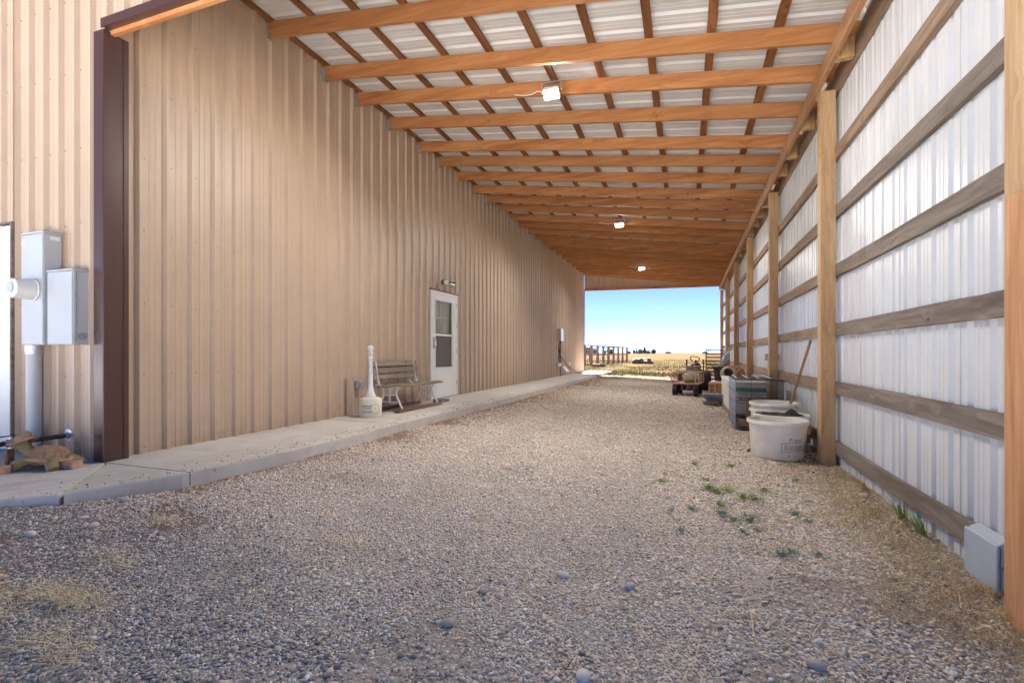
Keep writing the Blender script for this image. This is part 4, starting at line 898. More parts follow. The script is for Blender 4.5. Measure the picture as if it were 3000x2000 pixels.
for zc in (.178, .088):
    m = MB(); n_ = 12; v_ = [on_cyl(.1655, A0 - .12, zc)(x_, y_) for x_ in np.linspace(-.075, .075, n_) for y_ in (-.004, .004)]; m.add(v_, [(2 * i, 2 * i + 2, 2 * i + 3, 2 * i + 1) for i in range(n_ - 1)]); m.build('print_rule', 'print_dark', t, fixn=False)
m = MB(); m.add([on_cyl(.1655, A0 - .12, .128)(x_, y_) for x_, y_ in ((-.04, .012), (.04, .012), (.0, -.012), (-.03, .009), (.03, .009), (0, -.008))], [(0, 1, 4, 3), (1, 2, 5, 4), (2, 0, 3, 5)]); m.build('print_badge', 'print_dark', t, fixn=False)
def ring(a0, zc, ra, rb, nm, mt, rr=.1655, par=None, n_=36):
    m = MB(); v_ = []
    for i in range(n_):
        a = 2 * math.pi * i / n_; f_ = on_cyl(rr, a0, zc); v_ += [f_(ra * math.cos(a), ra * math.sin(a)), f_(rb * math.cos(a), rb * math.sin(a))]
    m.add(v_, [(2 * i, (2 * i + 2) % (2 * n_), (2 * i + 3) % (2 * n_), 2 * i + 1) for i in range(n_)]); m.build(nm, mt, par or t, fixn=False)
ring(A0 + .62, .13, .070, .0665, 'print_ring', 'print_dark'); ring(A0 + .62, .13, .006, .002, 'print_dot', 'print_dark')
# block by the door
t = tag(MB().box(-.09, .09, -.17, .17, 0, .045).build('paving_block', 'slate', None, bevel=.006, loc=(-4.47, 8.40, SLAB + .001)), 'flat grey paving block on the walkway by the door', 'block')
t = tag(MB().box(-.05, .05, -.06, .06, 0, .05).build('door_stop', 'stone_grey', None, bevel=.008, loc=(-4.62, 8.52, SLAB + .001)), 'small dark stone doorstop under the bench end', 'doorstop')
# turtle ornament
t = thing('turtle_ornament', 'terracotta garden turtle wearing a hat on the walkway corner', 'ornament', (-4.96, 2.47, SLAB), math.radians(200))
# local: head towards +x
m = MB()
m.ell((0, 0, .078), (.145, .105, .055), nu=22, nv=12)
def tleg(p): m.tube(smooth_path(p, 4), [.034, .036, .038, .040, .042, .043, .042, .040, .036], 14)
tleg([(.07, .06, .085), (.135, .095, .055), (.165, .105, .016)]); tleg([(.07, -.06, .085), (.12, -.10, .055), (.125, -.125, .016)])
tleg([(-.07, .06, .08), (-.125, .10, .05), (-.16, .12, .016)]); tleg([(-.07, -.06, .08), (-.13, -.10, .05), (-.175, -.115, .016)])
m.tube(smooth_path([(.08, 0, .10), (.15, .004, .145), (.185, .008, .185)], 4), [.052, .050, .047, .044, .043, .043, .044, .046, .048], 16)
m.ell((.205, .010, .200), (.058, .047, .046), nu=20, nv=14, fn=lambda p: 1 + .12 * max(0, p.x)); m.ell((.252, .012, .186), (.026, .032, .022), nu=14, nv=9)
m.tube([(-.13, 0, .078), (-.17, 0, .098), (-.195, 0, .122)], [.024, .014, .003], 8)
m.build('body', 'turtle_skin', t, smooth=True)
def carved(name, c, ridge):
    s = N(name); v = s.coord((1, 1, 1)); vo = s.n('TexVoronoi', feature='DISTANCE_TO_EDGE'); vo.inputs['Scale'].default_value = 15; s.l(v, vo.inputs['Vector']); v2 = s.n('TexVoronoi'); v2.inputs['Scale'].default_value = 15; s.l(v, v2.inputs['Vector'])
    rings = s.math('SINE', s.math('MULTIPLY', v2.outputs['Distance'], 60.0)); e = s.ramp(vo.outputs['Distance'], [(.0, 0.0), (.10, 1.0)])
    h = s.math('ADD', e, s.math('MULTIPLY', rings, .35)); n = s.noise(v, 22, 4, .6)
    cc = s.ramp(n, [(.3, tuple(x * .75 for x in c)), (.7, tuple(min(1, x * 1.2) for x in c))]); cc = s.mix(s.math('MULTIPLY', s.math('SUBTRACT', 1.0, e), .6), cc, ridge); cc = s.mix(s.ramp(rings, [(.0, .35), (.5, .0)]), cc, ridge)
    s.base(cc); s.set(Roughness=.85); s.bump(h, .8, .006)
carved('carved_shell', (.46, .275, .17), (.21, .12, .07))
def shell_fn(p): return 1 + .02 * mnoise.noise(p * 4)
m = MB(); m.ell((-.01, 0, .088), (.150, .118, .105), nu=48, nv=28, fn=shell_fn); m.v = [(a, b, max(c, .092 + a * .10)) for a, b, c in m.v]; m.build('shell', 'carved_shell', t, smooth=True)
m = MB(); m.lathe([(.0, 0), (.152, 0), (.170, .004), (.172, .014), (.155, .024), (.13, .028), (.0, .03)], 40); m.v = [(a * (1 + .03 * math.cos(9 * math.atan2(b, a))) - .01, b * .80 * (1 + .03 * math.cos(9 * math.atan2(b, a))), c + .076 + a * .10) for a, b, c in m.v]; m.build('shell_rim', 'terracotta', t, smooth=True)
m = MB(); m.lathe([(.0, .004), (.075, -.012), (.094, -.006), (.090, .006), (.056, .016), (.050, .045), (.036, .060), (.014, .056), (.0, .054)], 28); m.v = [(a + .190, b + .010, c + .226 + a * -.22 + .012 * math.cos(2 * math.atan2(b, a))) for a, b, c in m.v]; m.build('hat', 'terracotta', t, smooth=True)
for s2 in (-1, 1): m = MB(); m.ell((.236, .011 + s2 * .038, .206), (.010, .007, .010), nu=10, nv=7); m.build('eye', 'dark_steel', t, smooth=True)
for i, (x_, y_, rz, lb) in enumerate(((-4.80, 2.52, .25, 'red brick under the back of the turtle ornament'), (-5.14, 2.385, -.15, 'red brick under the head of the turtle ornament'), (-5.13, 2.22, .12, 'red brick alone at the walkway edge beside the turtle'))):
    o = put('loose_brick', bpy.data.meshes.get('brick_body') or MB().box(-.1, .1, -.047, .047, 0, .058).mesh('brick_body', 'brick', bevel=.005), None, (x_, y_, SLAB + .001), (0, 0, rz)); tag(o, lb, 'brick', 'loose bricks on the walkway')

# ================================================================== THINGS ALONG THE RIGHT WALL
def tub(loc_, label, rot=0.0, R1=.325, R0=.272, Hh=.445):
    z0 = gz(loc_[0], loc_[1]) + (loc_[2] if len(loc_) > 2 else 0)
    t_ = thing('feed_tub', label, 'tub', (loc_[0], loc_[1], z0), rot, 'white feed tubs beside the wall post')
    r = lambda z: R0 + (R1 - .018 - R0) * z / Hh
    MB().lathe([(.0, .004), (R0 - .02, .004), (R0, .02), (r(.2), .2), (r(Hh - .05), Hh - .05), (R1 - .012, Hh - .048), (R1, Hh - .042), (R1, Hh - .008), (R1 - .006, Hh), (R1 - .018, Hh), (R1 - .026, Hh - .012), (r(.2) - .012, .2), (R0 - .014, .03), (.0, .024)], 48, cap=False).build('tub_wall', 'tub_plastic', t_, smooth=True)
    for a in (-2.3, .8):
        m_ = MB(); m_.box(-.006, .006, -.010, .004, Hh - .075, Hh - .05); q_ = m_.build('moulding_tab', 'tub_plastic', t_); q_.location = (r(Hh) * math.cos(a) * 1.005, r(Hh) * math.sin(a) * 1.005, 0); q_.rotation_euler = (0, 0, a + math.pi / 2)
    return t_, r
tb1, r1 = tub((1.02, 6.42), 'empty white feed tub lettered PURINA at the front of the group')
AV = math.atan2(-6.42, -1.02)
def on_tub(a0, zc): return lambda x, y: Vector(((r1(zc + y) + .0015) * math.cos(a0 + x / .30), (r1(zc + y) + .0015) * math.sin(a0 + x / .30), zc + y))
AT = AV + .74
text_mesh('P', .062, on_tub(AT - .28, .243), 'lettering', 'print_dark', tb1); text_mesh('URINA', .046, on_tub(AT + .02, .238), 'lettering', 'print_dark', tb1)
text_mesh('RANGELAND', .070, on_tub(AT + .16, .158), 'lettering', 'print_dark', tb1, .15, offset=.0042, space=.95)
f_ = on_tub(AT + .16, .158); text_mesh('RANGELAND', .070, lambda x, y: f_(x, y) * 1.004 - Vector((0, 0, .158 * .004)), 'lettering_fill', 'tub_plastic', tb1, .15, offset=.0008, space=.95)
for zc, sl in ((.203, .012), (.103, .020)):
    m = MB(); f_ = on_tub(AT + .16, zc); n_ = 20; xs_ = np.linspace(-.23, .23, n_); m.add([f_(x_, (1 - (x_ / .23) ** 2) * sl + yy) for x_ in xs_ for yy in (-.0025, .0025)], [(2 * i, 2 * i + 2, 2 * i + 3, 2 * i + 1) for i in range(n_ - 1)]); m.build('print_rule', 'print_dark', tb1, fixn=False)
m = MB(); f_ = on_tub(AT + .16, .158); m.add([f_(-.23 + a, b) for a, b in ((0, -.05), (.005, -.05), (.005, .045), (0, .045))], [(0, 1, 2, 3)]); m.build('print_rule', 'print_dark', tb1, fixn=False)
m = MB().lathe([(.0, 0), (.008, 0), (.008, .002), (.0, .002)], 10); q = m.build('drain_hole', 'black_plastic', tb1); aa = AV + .42; q.location = ((r1(.07) + .001) * math.cos(aa), (r1(.07) + .001) * math.sin(aa), .07); q.rotation_euler = (0, math.pi / 2, aa)
tb2, r2 = tub((1.165, 7.065), 'white feed tub heaped with dark soil behind the lettered tub', .5)
m = MB(); n_ = 26
def soil_h(x, y):
    d = math.hypot(x, y); return   .425 + .018 * mnoise.noise((x * 9, y * 9, 1)) + .010 * mnoise.noise((x * 25, y * 25, 4)) + .085 * math.exp(-((x - .12) ** 2 + (y - .02) ** 2) / .006)
v_ = [(0, 0, soil_h(0, 0))]; f2 = []
for i in range(1, 13):
    for k in range(n_ * 2):
        a = math.pi * k / n_; rr_ = .292 * i / 12; x_, y_ = rr_ * math.cos(a), rr_ * math.sin(a); v_.append((x_, y_, soil_h(x_, y_)))
f2 = [(0, 1 + k, 1 + (k + 1) % (n_ * 2)) for k in range(n_ * 2)] + [(1 + (i - 1) * n_ * 2 + k, 1 + i * n_ * 2 + k, 1 + i * n_ * 2 + (k + 1) % (n_ * 2), 1 + (i - 1) * n_ * 2 + (k + 1) % (n_ * 2)) for i in range(1, 12) for k in range(n_ * 2)]
s_ = MB().add(v_, f2).build('potting_soil', 'soil', None, loc=tuple(tb2.location)); tag(s_, 'dark crumbly soil heaped in the second tub', 'soil')
tub((1.19, 7.735), 'lower of two nested white tubs before the wire cage', 1.1)
tb4, _ = tub((1.19, 7.735, .088), 'upper of two nested white tubs holding a long handle', 1.4, R1=.325, R0=.262, Hh=.445)
t = thing('tool_handle', 'long brown wooden tool handle standing in the nested tubs', 'tool', (1.27, 7.66, .06))
a_, b_ = Vector((0, 0, 0)), Vector((.275, -.38, 1.265)); MB().tube([a_, a_.lerp(b_, .25), a_.lerp(b_, .6), b_ * .985, b_], [.0195, .019, .0175, .018, .012], 12).build('handle', 'wood_handle_Z', t, smooth=True)
MB().tube([a_ - (b_ - a_) * .04, a_ + (b_ - a_) * .06], .024, 10).build('ferrule', 'rusty', t, smooth=True)
# wire cage
CG = (.745, 8.33, gz(1.0, 9) - .002); CWX, CWY, CH = .66, 1.25, .80
t = thing('wire_cage', 'wire dog crate with a striped black top beside the tubs', 'cage', CG)
def wires(m, o, u, v, nu, nv, r):
    o, u, v = Vector(o), Vector(u), Vector(v)
    for i in range(nu + 1): m.bar(o + u * i / nu, o + u * i / nu + v, r, r, u)
    for j in range(nv + 1): m.bar(o + v * j / nv, o + v * j / nv + u, r, r, v)
for nm, o_, u_, v_, nu, nv, mt in (('front_grid', (0, 0, 0), (CWX, 0, 0), (0, 0, CH), 26, 15, 'dark_steel'), ('side_grid', (0, 0, 0), (0, CWY, 0), (0, 0, CH), 34, 14, 'galv'), ('back_grid', (0, CWY, 0), (CWX, 0, 0), (0, 0, CH), 22, 15, 'dark_steel'), ('side_grid', (CWX, 0, 0), (0, CWY, 0), (0, 0, CH), 30, 10, 'dark_steel')):
    m = MB(); wires(m, o_, u_, v_, nu, nv, .0024 if mt == 'galv' else .0026); struct(m.build(nm, mt, t, fixn=False), kind='stuff')
m = MB()
for i in (0, .33, .66, 1.0):
    m.tube([(CWX * i, -.003, 0), (CWX * i, -.003, CH)], .004, 6)
for z_ in (0, .2, .45, .62, CH): m.tube([(0, -.003, z_), (CWX, -.003, z_)], .004, 6); m.tube([(-.003, 0, z_), (-.003, CWY, z_)], .004, 6)
m.build('cage_frame', 'dark_steel', t)
m = MB(); n_ = 14
for i in range(n_ + 1):
    for j in range(7): m.v.append((-.0 + (CWX + .05) * i / n_, CWY * j / 6, CH + .008 + .012 * mnoise.noise((i * .9, j * .9, 2)) - (.015 if i > 11 else 0)))
m.f = [(i * 7 + j, (i + 1) * 7 + j, (i + 1) * 7 + j + 1, i * 7 + j + 1) for i in range(n_) for j in range(6)]; m.mi = [0] * len(m.f); m.add([(a, b, c - .006) for a, b, c in m.v[:]], [q[::-1] for q in m.f[:]]); m.build('top_cover', 'black_plastic', t, fixn=False)
for i, x_ in enumerate((.0, .16, .32, .48)):
    m = MB(); m.bar((x_ + .01, .03, CH + .032), (x_ + .05, CWY - .03, CH + .032), .022, .006); m.build('white_rod', 'white_paint', t)
MB().box(.01, CWX - .01, .01, CWY - .01, .004, .03).build('floor_tray', 'black_plastic', t, bevel=.004)
o = MB().box(-.075, .075, -.012, .012, 0, .42).build('plank', 'wood_chair_Z', None, bevel=.003, loc=(1.03, 8.95, CG[2] + .034)); o.rotation_euler = (-.06, 0, 0); tag(o, 'short upright plank inside the wire cage', 'plank')
o = MB().box(-.09, .09, -.05, .05, 0, .10).build('wood_block', 'wood_chair_Z', None, bevel=.004, loc=(.92, 8.7, CG[2] + .034)); tag(o, 'wooden block on the floor of the wire cage', 'wood block')
# white lettered chest on a pallet
CB = (.80, 9.82, gz(.8, 11) + .0); BX, BYY, BZ0, BZ = .60, 2.55, .10, .68
t = thing('wooden_pallet', 'wooden pallet under the white lettered chest', 'pallet', (CB[0] - .02, CB[1] - .02, CB[2]))
for i in range(3): MB().box(i * .28, i * .28 + .08, 0, BYY + .04, 0, .075).build('runner', 'wood_weather_Y', t, bevel=.003)
for i in range(12): MB().box(-.01, BX + .04, i * .215, i * .215 + .14, .0755, .095).build('deck_board', 'wood_weather_X', t, bevel=.003)
t = thing('storage_chest', 'long white chest lettered CORONADO with a teal band', 'chest', (CB[0], CB[1], CB[2] + .096))
plain('chest_white', (.62, .61, .58), .6, var=.12, nscale=5)
MB().box(0, BX, 0, BYY, 0, BZ - .10 - .04).build('chest_body', 'chest_white', t, bevel=.008); MB().box(-.008, BX + .008, -.008, BYY + .008, BZ - .138, BZ - .10).build('lid', 'chest_white', t, bevel=.008)
MB().box(.02, BX - .02, -.004, -.001, BZ - .27, BZ - .20).build('teal_band', 'teal_print', t); 
text_mesh('CORONADO', .105, lambda x, y: Vector((BX / 2 + x, -.003, .26 + y)), 'lettering', 'print_dark', t, space=.98)
m = MB()
for i in range(3): m.box(.16 + i * .1, .22 + i * .1, -.003, -.001, .175, .185)
m.build('small_print', 'print_grey', t)
MB().box(-.004, -.001, .35, .38, .24, .245).build('latch', 'dark_steel', t)
# slate on a low stack
t = None
base = (.60, 12.12); zz = gz(*base); rnd = random.Random(3)
for i in range(9):
    w_, d_, h_ = rnd.uniform(.30, .46), rnd.uniform(.35, .6), rnd.uniform(.022, .034); lowr = i < 4
    m = MB(); n_ = 8; ring_ = [(w_ / 2 * math.copysign(abs(math.cos(2 * math.pi * k / n_ + .4)) ** .5, math.cos(2 * math.pi * k / n_ + .4)) * rnd.uniform(.8, 1.05), d_ / 2 * math.copysign(abs(math.sin(2 * math.pi * k / n_ + .4)) ** .5, math.sin(2 * math.pi * k / n_ + .4)) * rnd.uniform(.8, 1.05)) for k in range(n_)]
    m.prism(ring_, 0, h_, 'xy'); o = m.build('stone_slab', 'flagstone' if lowr else 'slate', None, bevel=.004, loc=(base[0] + rnd.uniform(-.04, .04), base[1] + rnd.uniform(-.08, .08), zz)); o.rotation_euler = (0, 0, rnd.uniform(-.3, .3)); zz += h_ + .002
    tag(o, 'tan flagstone in the lower half of the stone stack' if lowr else 'dark slate slab in the upper half of the stone stack', 'stone slab', 'tan slabs in the stone stack' if lowr else 'slate slabs in the stone stack')
# wooden chairs with pink seats
def chair(loc_, rz, lb):
    t_ = thing('wooden_chair', lb, 'chair', loc_, rz, 'wooden chairs with pink seats')
    # faces -y locally
    bw = .20
    MB().box(-.22, .22, -.22, .22, .43, .46).build('seat_frame', 'wood_chair_Z', t_, bevel=.005)
    m_ = MB(); m_.ell((0, 0, .475), (.225, .225, .035), nu=20, nv=8, fn=lambda p: 1); m_.v = [(max(-.215, min(.215, a * 1.25)), max(-.215, min(.215, b * 1.25)), max(c, .461)) for a, b, c in m_.v]; m_.build('seat_pad', 'pink_fabric', t_, smooth=True)
    for sx in (-1, 1):
        for sy in (-1, 1): MB().box(sx * .19 - .03, sx * .19 + .03, sy * .19 - .02, sy * .19 + .02, 0, .43).build('leg', 'wood_chair_Z', t_, bevel=.004)
    pts_ = [(-bw, .46), (bw, .46), (bw, .74), (bw - .03, .83), (bw - .09, .865), (-bw + .09, .865), (-bw + .03, .83), (-bw, .74)]
    m_ = MB().prism(pts_, .19, .212); m_.build('backrest', 'wood_chair_Z', t_, bevel=.004)
    m_ = MB(); m_.box(-.19, .19, -.2, -.18, .15, .19); m_.build('stretcher', 'wood_chair_Z', t_, bevel=.003)
chair((.83, 13.25, gz(.8, 13.2)), math.radians(-24), 'wooden chair with a pink seat carrying the black bin'); chair((1.20, 12.88, gz(1.2, 12.9)), math.radians(6), 'wooden chair pushed up between the white chest and the wall'); chair((1.08, 14.35, gz(1, 14.3)), math.radians(-8), 'wooden chair standing behind the black bin')
t = thing('black_bin', 'black plastic bin standing on the pink chair seat', 'bin', (.84, 13.28, gz(.8, 13.2) + .512), -.3)
MB().lathe([(.0, .0), (.135, 0), (.145, .015), (.18, .33), (.195, .333), (.195, .352), (.176, .352), (.14, .03), (.0, .02)], 28, cap=False).build('bin_wall', 'black_plastic', t, smooth=True)
m = MB(); m.tube(smooth_path([(-.18, 0, .33), (-.225, 0, .40), (-.25, .01, .45)], 4), .012, 8); m.build('bin_handle', 'black_plastic', t, smooth=True)
t = thing('hose_coil', 'coil of beige garden hose propped in front of the black bin', 'hose', (.99, 13.0, .545))
for i in range(6):
    R_ = .175 - .012 * i; m = MB(); yy = -.012 - .030 * i
    m.tube([(R_ * math.cos(a), yy + .01 * math.sin(a * 2 + i), .10 + R_ * math.sin(a)) for a in np.linspace(0, 2 * math.pi, 33)], .011, 7, cap=False); q = m.build('hose_loop', 'hose_beige', t, smooth=True); q.rotation_euler = (-.25, 0, 0)
m = MB(); m.tube(smooth_path([(.12, -.05, .20), (.2, -.02, .28), (.26, .0, .32)], 5), .011, 7); m.tube(smooth_path([(.14, -.1, .12), (.24, -.05, .20), (.29, .0, .30)], 5), .011, 7); m.build('hose_end', 'hose_beige', t, smooth=True)
m = MB(); m.lathe([(.0, 0), (.10, 0), (.10, .01), (.0, .01)], 20); q = m.build('hose_core', 'black_plastic', t); q.location = (0, -.05, .10); q.rotation_euler = (math.pi / 2 - .25, 0, 0)
# metal bird yard ornament
t = thing('metal_bird', 'grey-blue metal yard bird with rusty legs leaning by the wall posts', 'ornament', (1.10, 15.2, gz(1.1, 15.2)), .2)
plain('bird_blue', (.40, .46, .50), .5, metal=.3, var=.25, nscale=12); plain('bird_red', (.34, .12, .08), .7, var=.3)
m = MB(); m.tube(smooth_path([(-.22, 0, .78), (-.10, 0, .98), (.02, 0, 1.16), (.09, 0, 1.27)], 4), [.02, .035, .05, .07, .085, .09, .085, .075, .06, .05, .045, .04, .035], 14, .7)
m.ell((.12, 0, 1.33), (.05, .04, .045), nu=14, nv=9); m.tube([(.10, 0, 1.345), (.05, 0, 1.37), (.0, 0, 1.385)], [.022, .012, .003], 8); m.build('body', 'bird_blue', t, smooth=True)
for s2 in (-1, 1):
    m = MB(); m.prism([(.07, 1.24), (-.02, 1.20), (-.13, 1.0), (-.25, .74), (-.10, .86), (.05, 1.03)], s2 * .062, s2 * .072); m.build('wing', 'bird_blue', t, bevel=.003)
for i in range(5):
    m = MB(); m.bar((.02 + .02 * i, (i - 2) * .015, 1.04), (.05 + .05 * i - .12, (i - 2) * .03, .70 + .03 * i), .03, .006, (1, 0, 0)); m.build('tail_feather', 'bird_red', t)
for s2 in (-1, 1):
    m = MB(); m.tube([(0, s2 * .03, 1.02), (-.03, s2 * .05, .6), (.0, s2 * .06, .015), (.07, s2 * .07, .012)], .010, 7); m.build('leg', 'rusty', t)
# bundle of dry sticks under it
rnd = random.Random(5)
t = thing('stick_bundle', 'bundle of bare dry sticks leaning beside the metal bird', 'sticks', (1.12, 14.85, gz(1.1, 14.8)))
for i in range(26):
    a = rnd.uniform(-.4, .25); b = rnd.uniform(-.2, .2); h_ = rnd.uniform(.6, 1.05); m = MB(); m.tube([(rnd.uniform(-.08, .08), rnd.uniform(-.05, .05), 0), (a * .5 * h_ + rnd.uniform(-.03, .03), b * .5, h_ * .55), (a * h_, b * h_, h_)], [.007, .005, .002], 5); m.build('stick', 'bark', t)
# tall wire shelf
t = thing('wire_rack', 'tall rusty wire rack standing by the far posts', 'rack', (.66, 17.5, gz(.7, 17.5)))
RX, RY_, RH = .58, .45, 1.30
for y_ in (0, RY_):
    m = MB()
    for i in range(17): m.bar((RX * i / 16, y_, 0), (RX * i / 16, y_, RH), .006, .006, (1, 0, 0))
    struct(m.build('wire_grid', 'rusty', t, fixn=False), kind='stuff')
for i, z_ in enumerate(np.linspace(.08, RH, 11)):
    m = MB(); m.bar((0, -.006, z_), (RX, -.006, z_), .012, .034, (0, 0, 1)); m.bar((0, RY_ + .006, z_), (RX, RY_ + .006, z_), .012, .034); m.bar((0, 0, z_), (0, RY_, z_), .012, .016); m.bar((RX, 0, z_), (RX, RY_, z_), .012, .016); m.build('shelf_rail', 'rusty', t)
for x_, y_ in ((0, 0), (RX, 0), (0, RY_), (RX, RY_)): m = MB(); m.tube([(x_, y_, 0), (x_, y_, RH + .02)], .011, 7); m.build('upright', 'rusty', t)
for i in range(3):
    m = MB(); m.tube(smooth_path([(-.01 + i * .07, 0, RH + .01), (.0 + i * .07 - .01, 0, RH + .05), (.0 + i * .07 - .045, 0, RH + .085)], 3), [.012, .013, .014, .014, .012, .01, .007], 7); m.build('hook', 'black_plastic', t, smooth=True)
# garden cart
t = thing('garden_cart', 'rusty pink mesh-sided garden cart on four black wheels', 'cart', (-.015, 14.0, gz(0, 14.3)), math.radians(-8))
CW, CL, Z0, Z1 = .36, 1.08, .35, .64
MB().box(-CW, CW, 0, CL, Z0 - .02, Z0).build('bed', 'rust_pink', t)
m = MB()
for z_ in (Z0, Z1):
    for a, b in (((-CW, 0), (CW, 0)), ((-CW, CL), (CW, CL)), ((-CW, 0), (-CW, CL)), ((CW, 0), (CW, CL))): m.bar((*a, z_), (*b, z_), .026, .026)
for x_, y_ in ((-CW, 0), (CW, 0), (-CW, CL), (CW, CL), (-.02, 0), (CW, CL * .5), (-CW, CL * .5), (.0, CL), (CW - .09, 0)): m.bar((x_, y_, Z0), (x_, y_, Z1), .026, .026)
m.build('frame', 'rust_pink', t)
m = MB()
def diamond(o, u, v, du, dv):
    o, u, v = Vector(o), Vector(u), Vector(v); lu, lv = u.length, v.length; un, vn = u.normalized(), v.normalized(); k_ = -lv * du / dv
    while k_ < lu:
        for sg in (1, -1):
            p, q_ = (k_, 0.0), (k_ + lv * du / dv, lv)
            if sg < 0: p, q_ = (k_ + lv * du / dv, 0.0), (k_, lv)
            def clip(p, q_):
                d = q_[0] - p[0]
                ts = sorted(((0 - p[0]) / d, (lu - p[0]) / d)); t0_, t1_ = max(0, ts[0]), min(1, ts[1]); return t0_, t1_
            t0_, t1_ = clip(p, q_)
            if t1_ > t0_: A_ = o + un * (p[0] + (q_[0] - p[0]) * t0_) + vn * (p[1] + (q_[1] - p[1]) * t0_); B_ = o + un * (p[0] + (q_[0] - p[0]) * t1_) + vn * (p[1] + (q_[1] - p[1]) * t1_); m.bar(A_, B_, .003, .003)
        k_ += du
for o_, u_ in (((-CW, 0, Z0), (2 * CW, 0, 0)), ((-CW, CL, Z0), (2 * CW, 0, 0)), ((-CW, 0, Z0), (0, CL, 0)), ((CW, 0, Z0), (0, CL, 0))): diamond(o_, u_, (0, 0, Z1 - Z0), .08, .05)
struct(m.build('side_mesh', 'rusty', t, fixn=False), kind='stuff')
for x_, y_ in ((-.27, .10), (.27, .10), (-.27, .98), (.27, .98)):
    w_ = MB().lathe([(.085, -.055), (.15, -.055), (.166, -.035), (.168, 0), (.166, .035), (.15, .055), (.085, .055)], 28, cap=False).build('wheel', 'rubber', t, smooth=True); w_.location = (x_, y_, .17); w_.rotation_euler = (0, math.pi / 2, 0)
    MB().lathe([(.0, -.03), (.02, -.035), (.03, -.02), (.086, -.03), (.086, .03), (.03, .02), (.02, .035), (.0, .03)], 20, cap=False).build('rim', 'galv', w_, smooth=True)
m = MB()
for y_ in (.10, .98): m.tube([(-.27, y_, .17), (.27, y_, .17)], .012, 8); m.bar((-.1, y_, .17), (-.1, y_, Z0 - .02), .04, .04); m.bar((.1, y_, .17), (.1, y_, Z0 - .02), .04, .04)
m.build('axle', 'dark_steel', t)
m = MB(); m.tube(smooth_path([(.13, CL + .05, .30), (.13, CL + .08, .62), (.12, CL + .08, .86), (.22, CL + .08, .97), (.235, CL + .08, 1.03), (.13, CL + .08, 1.07), (.03, CL + .08, 1.08), (-.01, CL + .08, 1.03), (.06, CL + .08, .91)], 6), .014, 8); m.build('handle', 'rusty', t, smooth=True)
MB().box(.10, .17, CL + .04, CL + .075, .30, .84).build('handle_yoke', 'wood_weather_Y', t, bevel=.003)
m = MB(); m.ell((.10, .60, .42), (.24, .40, .12), nu=28, nv=14, fn=lambda p: 1 + .12 * mnoise.noise(p * 3) + .06 * mnoise.noise(p * 9)); o = m.build('hay_heap', 'green_hay', None, smooth=True, loc=tuple(t.location)); o.rotation_euler = t.rotation_euler; tag(o, 'flattened heap of greenish hay inside the garden cart', 'hay')
m = MB(); m.ell((.06, .86, .50), (.26, .17, .13), nu=24, nv=12, fn=lambda p: 1 + .1 * mnoise.noise(p * 2.5)); o = m.build('feed_sack', 'grey_tarp', None, smooth=True, loc=tuple(t.location)); o.rotation_euler = t.rotation_euler; tag(o, 'grey sack lying behind the hay in the cart', 'sack')
# riding mower behind the cart
t = thing('riding_mower', 'riding mower with wide black rear tyres behind the garden cart', 'mower', (.28, 16.7, gz(.3, 16.7)), math.radians(-8))
for s2 in (-1, 1):
    w_ = MB().lathe([(.12, -.12), (.26, -.125), (.30, -.09), (.31, 0), (.30, .09), (.26, .125), (.12, .12)], 32, cap=False).build('rear_wheel', 'rubber', t, smooth=True); w_.location = (s2 * .36, -.1, .31); w_.rotation_euler = (0, math.pi / 2, 0)
    MB().lathe([(.0, -.06), (.12, -.07), (.125, .0), (.12, .07), (.0, .06)], 20, cap=False).build('rim', 'tractor_tan', w_, smooth=True)
    w_ = MB().lathe([(.06, -.07), (.14, -.075), (.16, 0), (.14, .075), (.06, .07)], 24, cap=False).build('front_wheel', 'rubber', t, smooth=True); w_.location = (s2 * .28, 1.15, .16); w_.rotation_euler = (0, math.pi / 2, 0)
    MB().tube([(s2 * .24, .15, .55), (s2 * .26, .1, .80), (s2 * .25, .08, .98)], [.02, .02, .03], 8).build('control_lever', 'dark_steel', t, smooth=True)
MB().box(-.24, .24, -.35, .95, .30, .52).build('chassis', 'dark_steel', t, bevel=.03); MB().box(-.22, .22, -.42, .06, .525, .70).build('seat_base', 'tractor_tan', t, bevel=.03); MB().box(-.21, .21, -.38, .05, .705, .79).build('seat', 'tractor_tan', t, bevel=.03)
m = MB(); m.ell((0, .25, .80), (.15, .15, .08), nu=16, nv=8); m.tube([(0, .25, .84), (0, .25, .96)], [.045, .03], 10); m.build('steering_console', 'black_plastic', t, smooth=True)
MB().box(-.4, .4, .25, .75, .10, .22).build('mower_deck', 'tractor_tan', t, bevel=.04)
# grey box at the front corner
yg = 3.33; t = thing('plastic_box', 'pale grey plastic bait box against the wall by the front post', 'box', (XR(yg) + .125, yg, gz(1.5, yg) - .004))
plain('bait_grey', (.40, .46, .54), .5, var=.06)
MB().prism([(-.0, .0), (.062, .0), (.062, .285), (.045, .285), (.0, .262)], -.15, .15).build('box_body', 'bait_grey', t, bevel=.006)
MB().box(-.016, -.001, -.158, .158, .002, .258).build('lid', 'bait_grey', t, bevel=.006); MB().box(.002, .05, -.172, -.151, .03, .14).build('entry_tunnel', 'bait_grey', t, bevel=.004); MB().box(.002, .05, -.165, -.151, .15, .25).build('side_rib', 'bait_grey', t, bevel=.004)

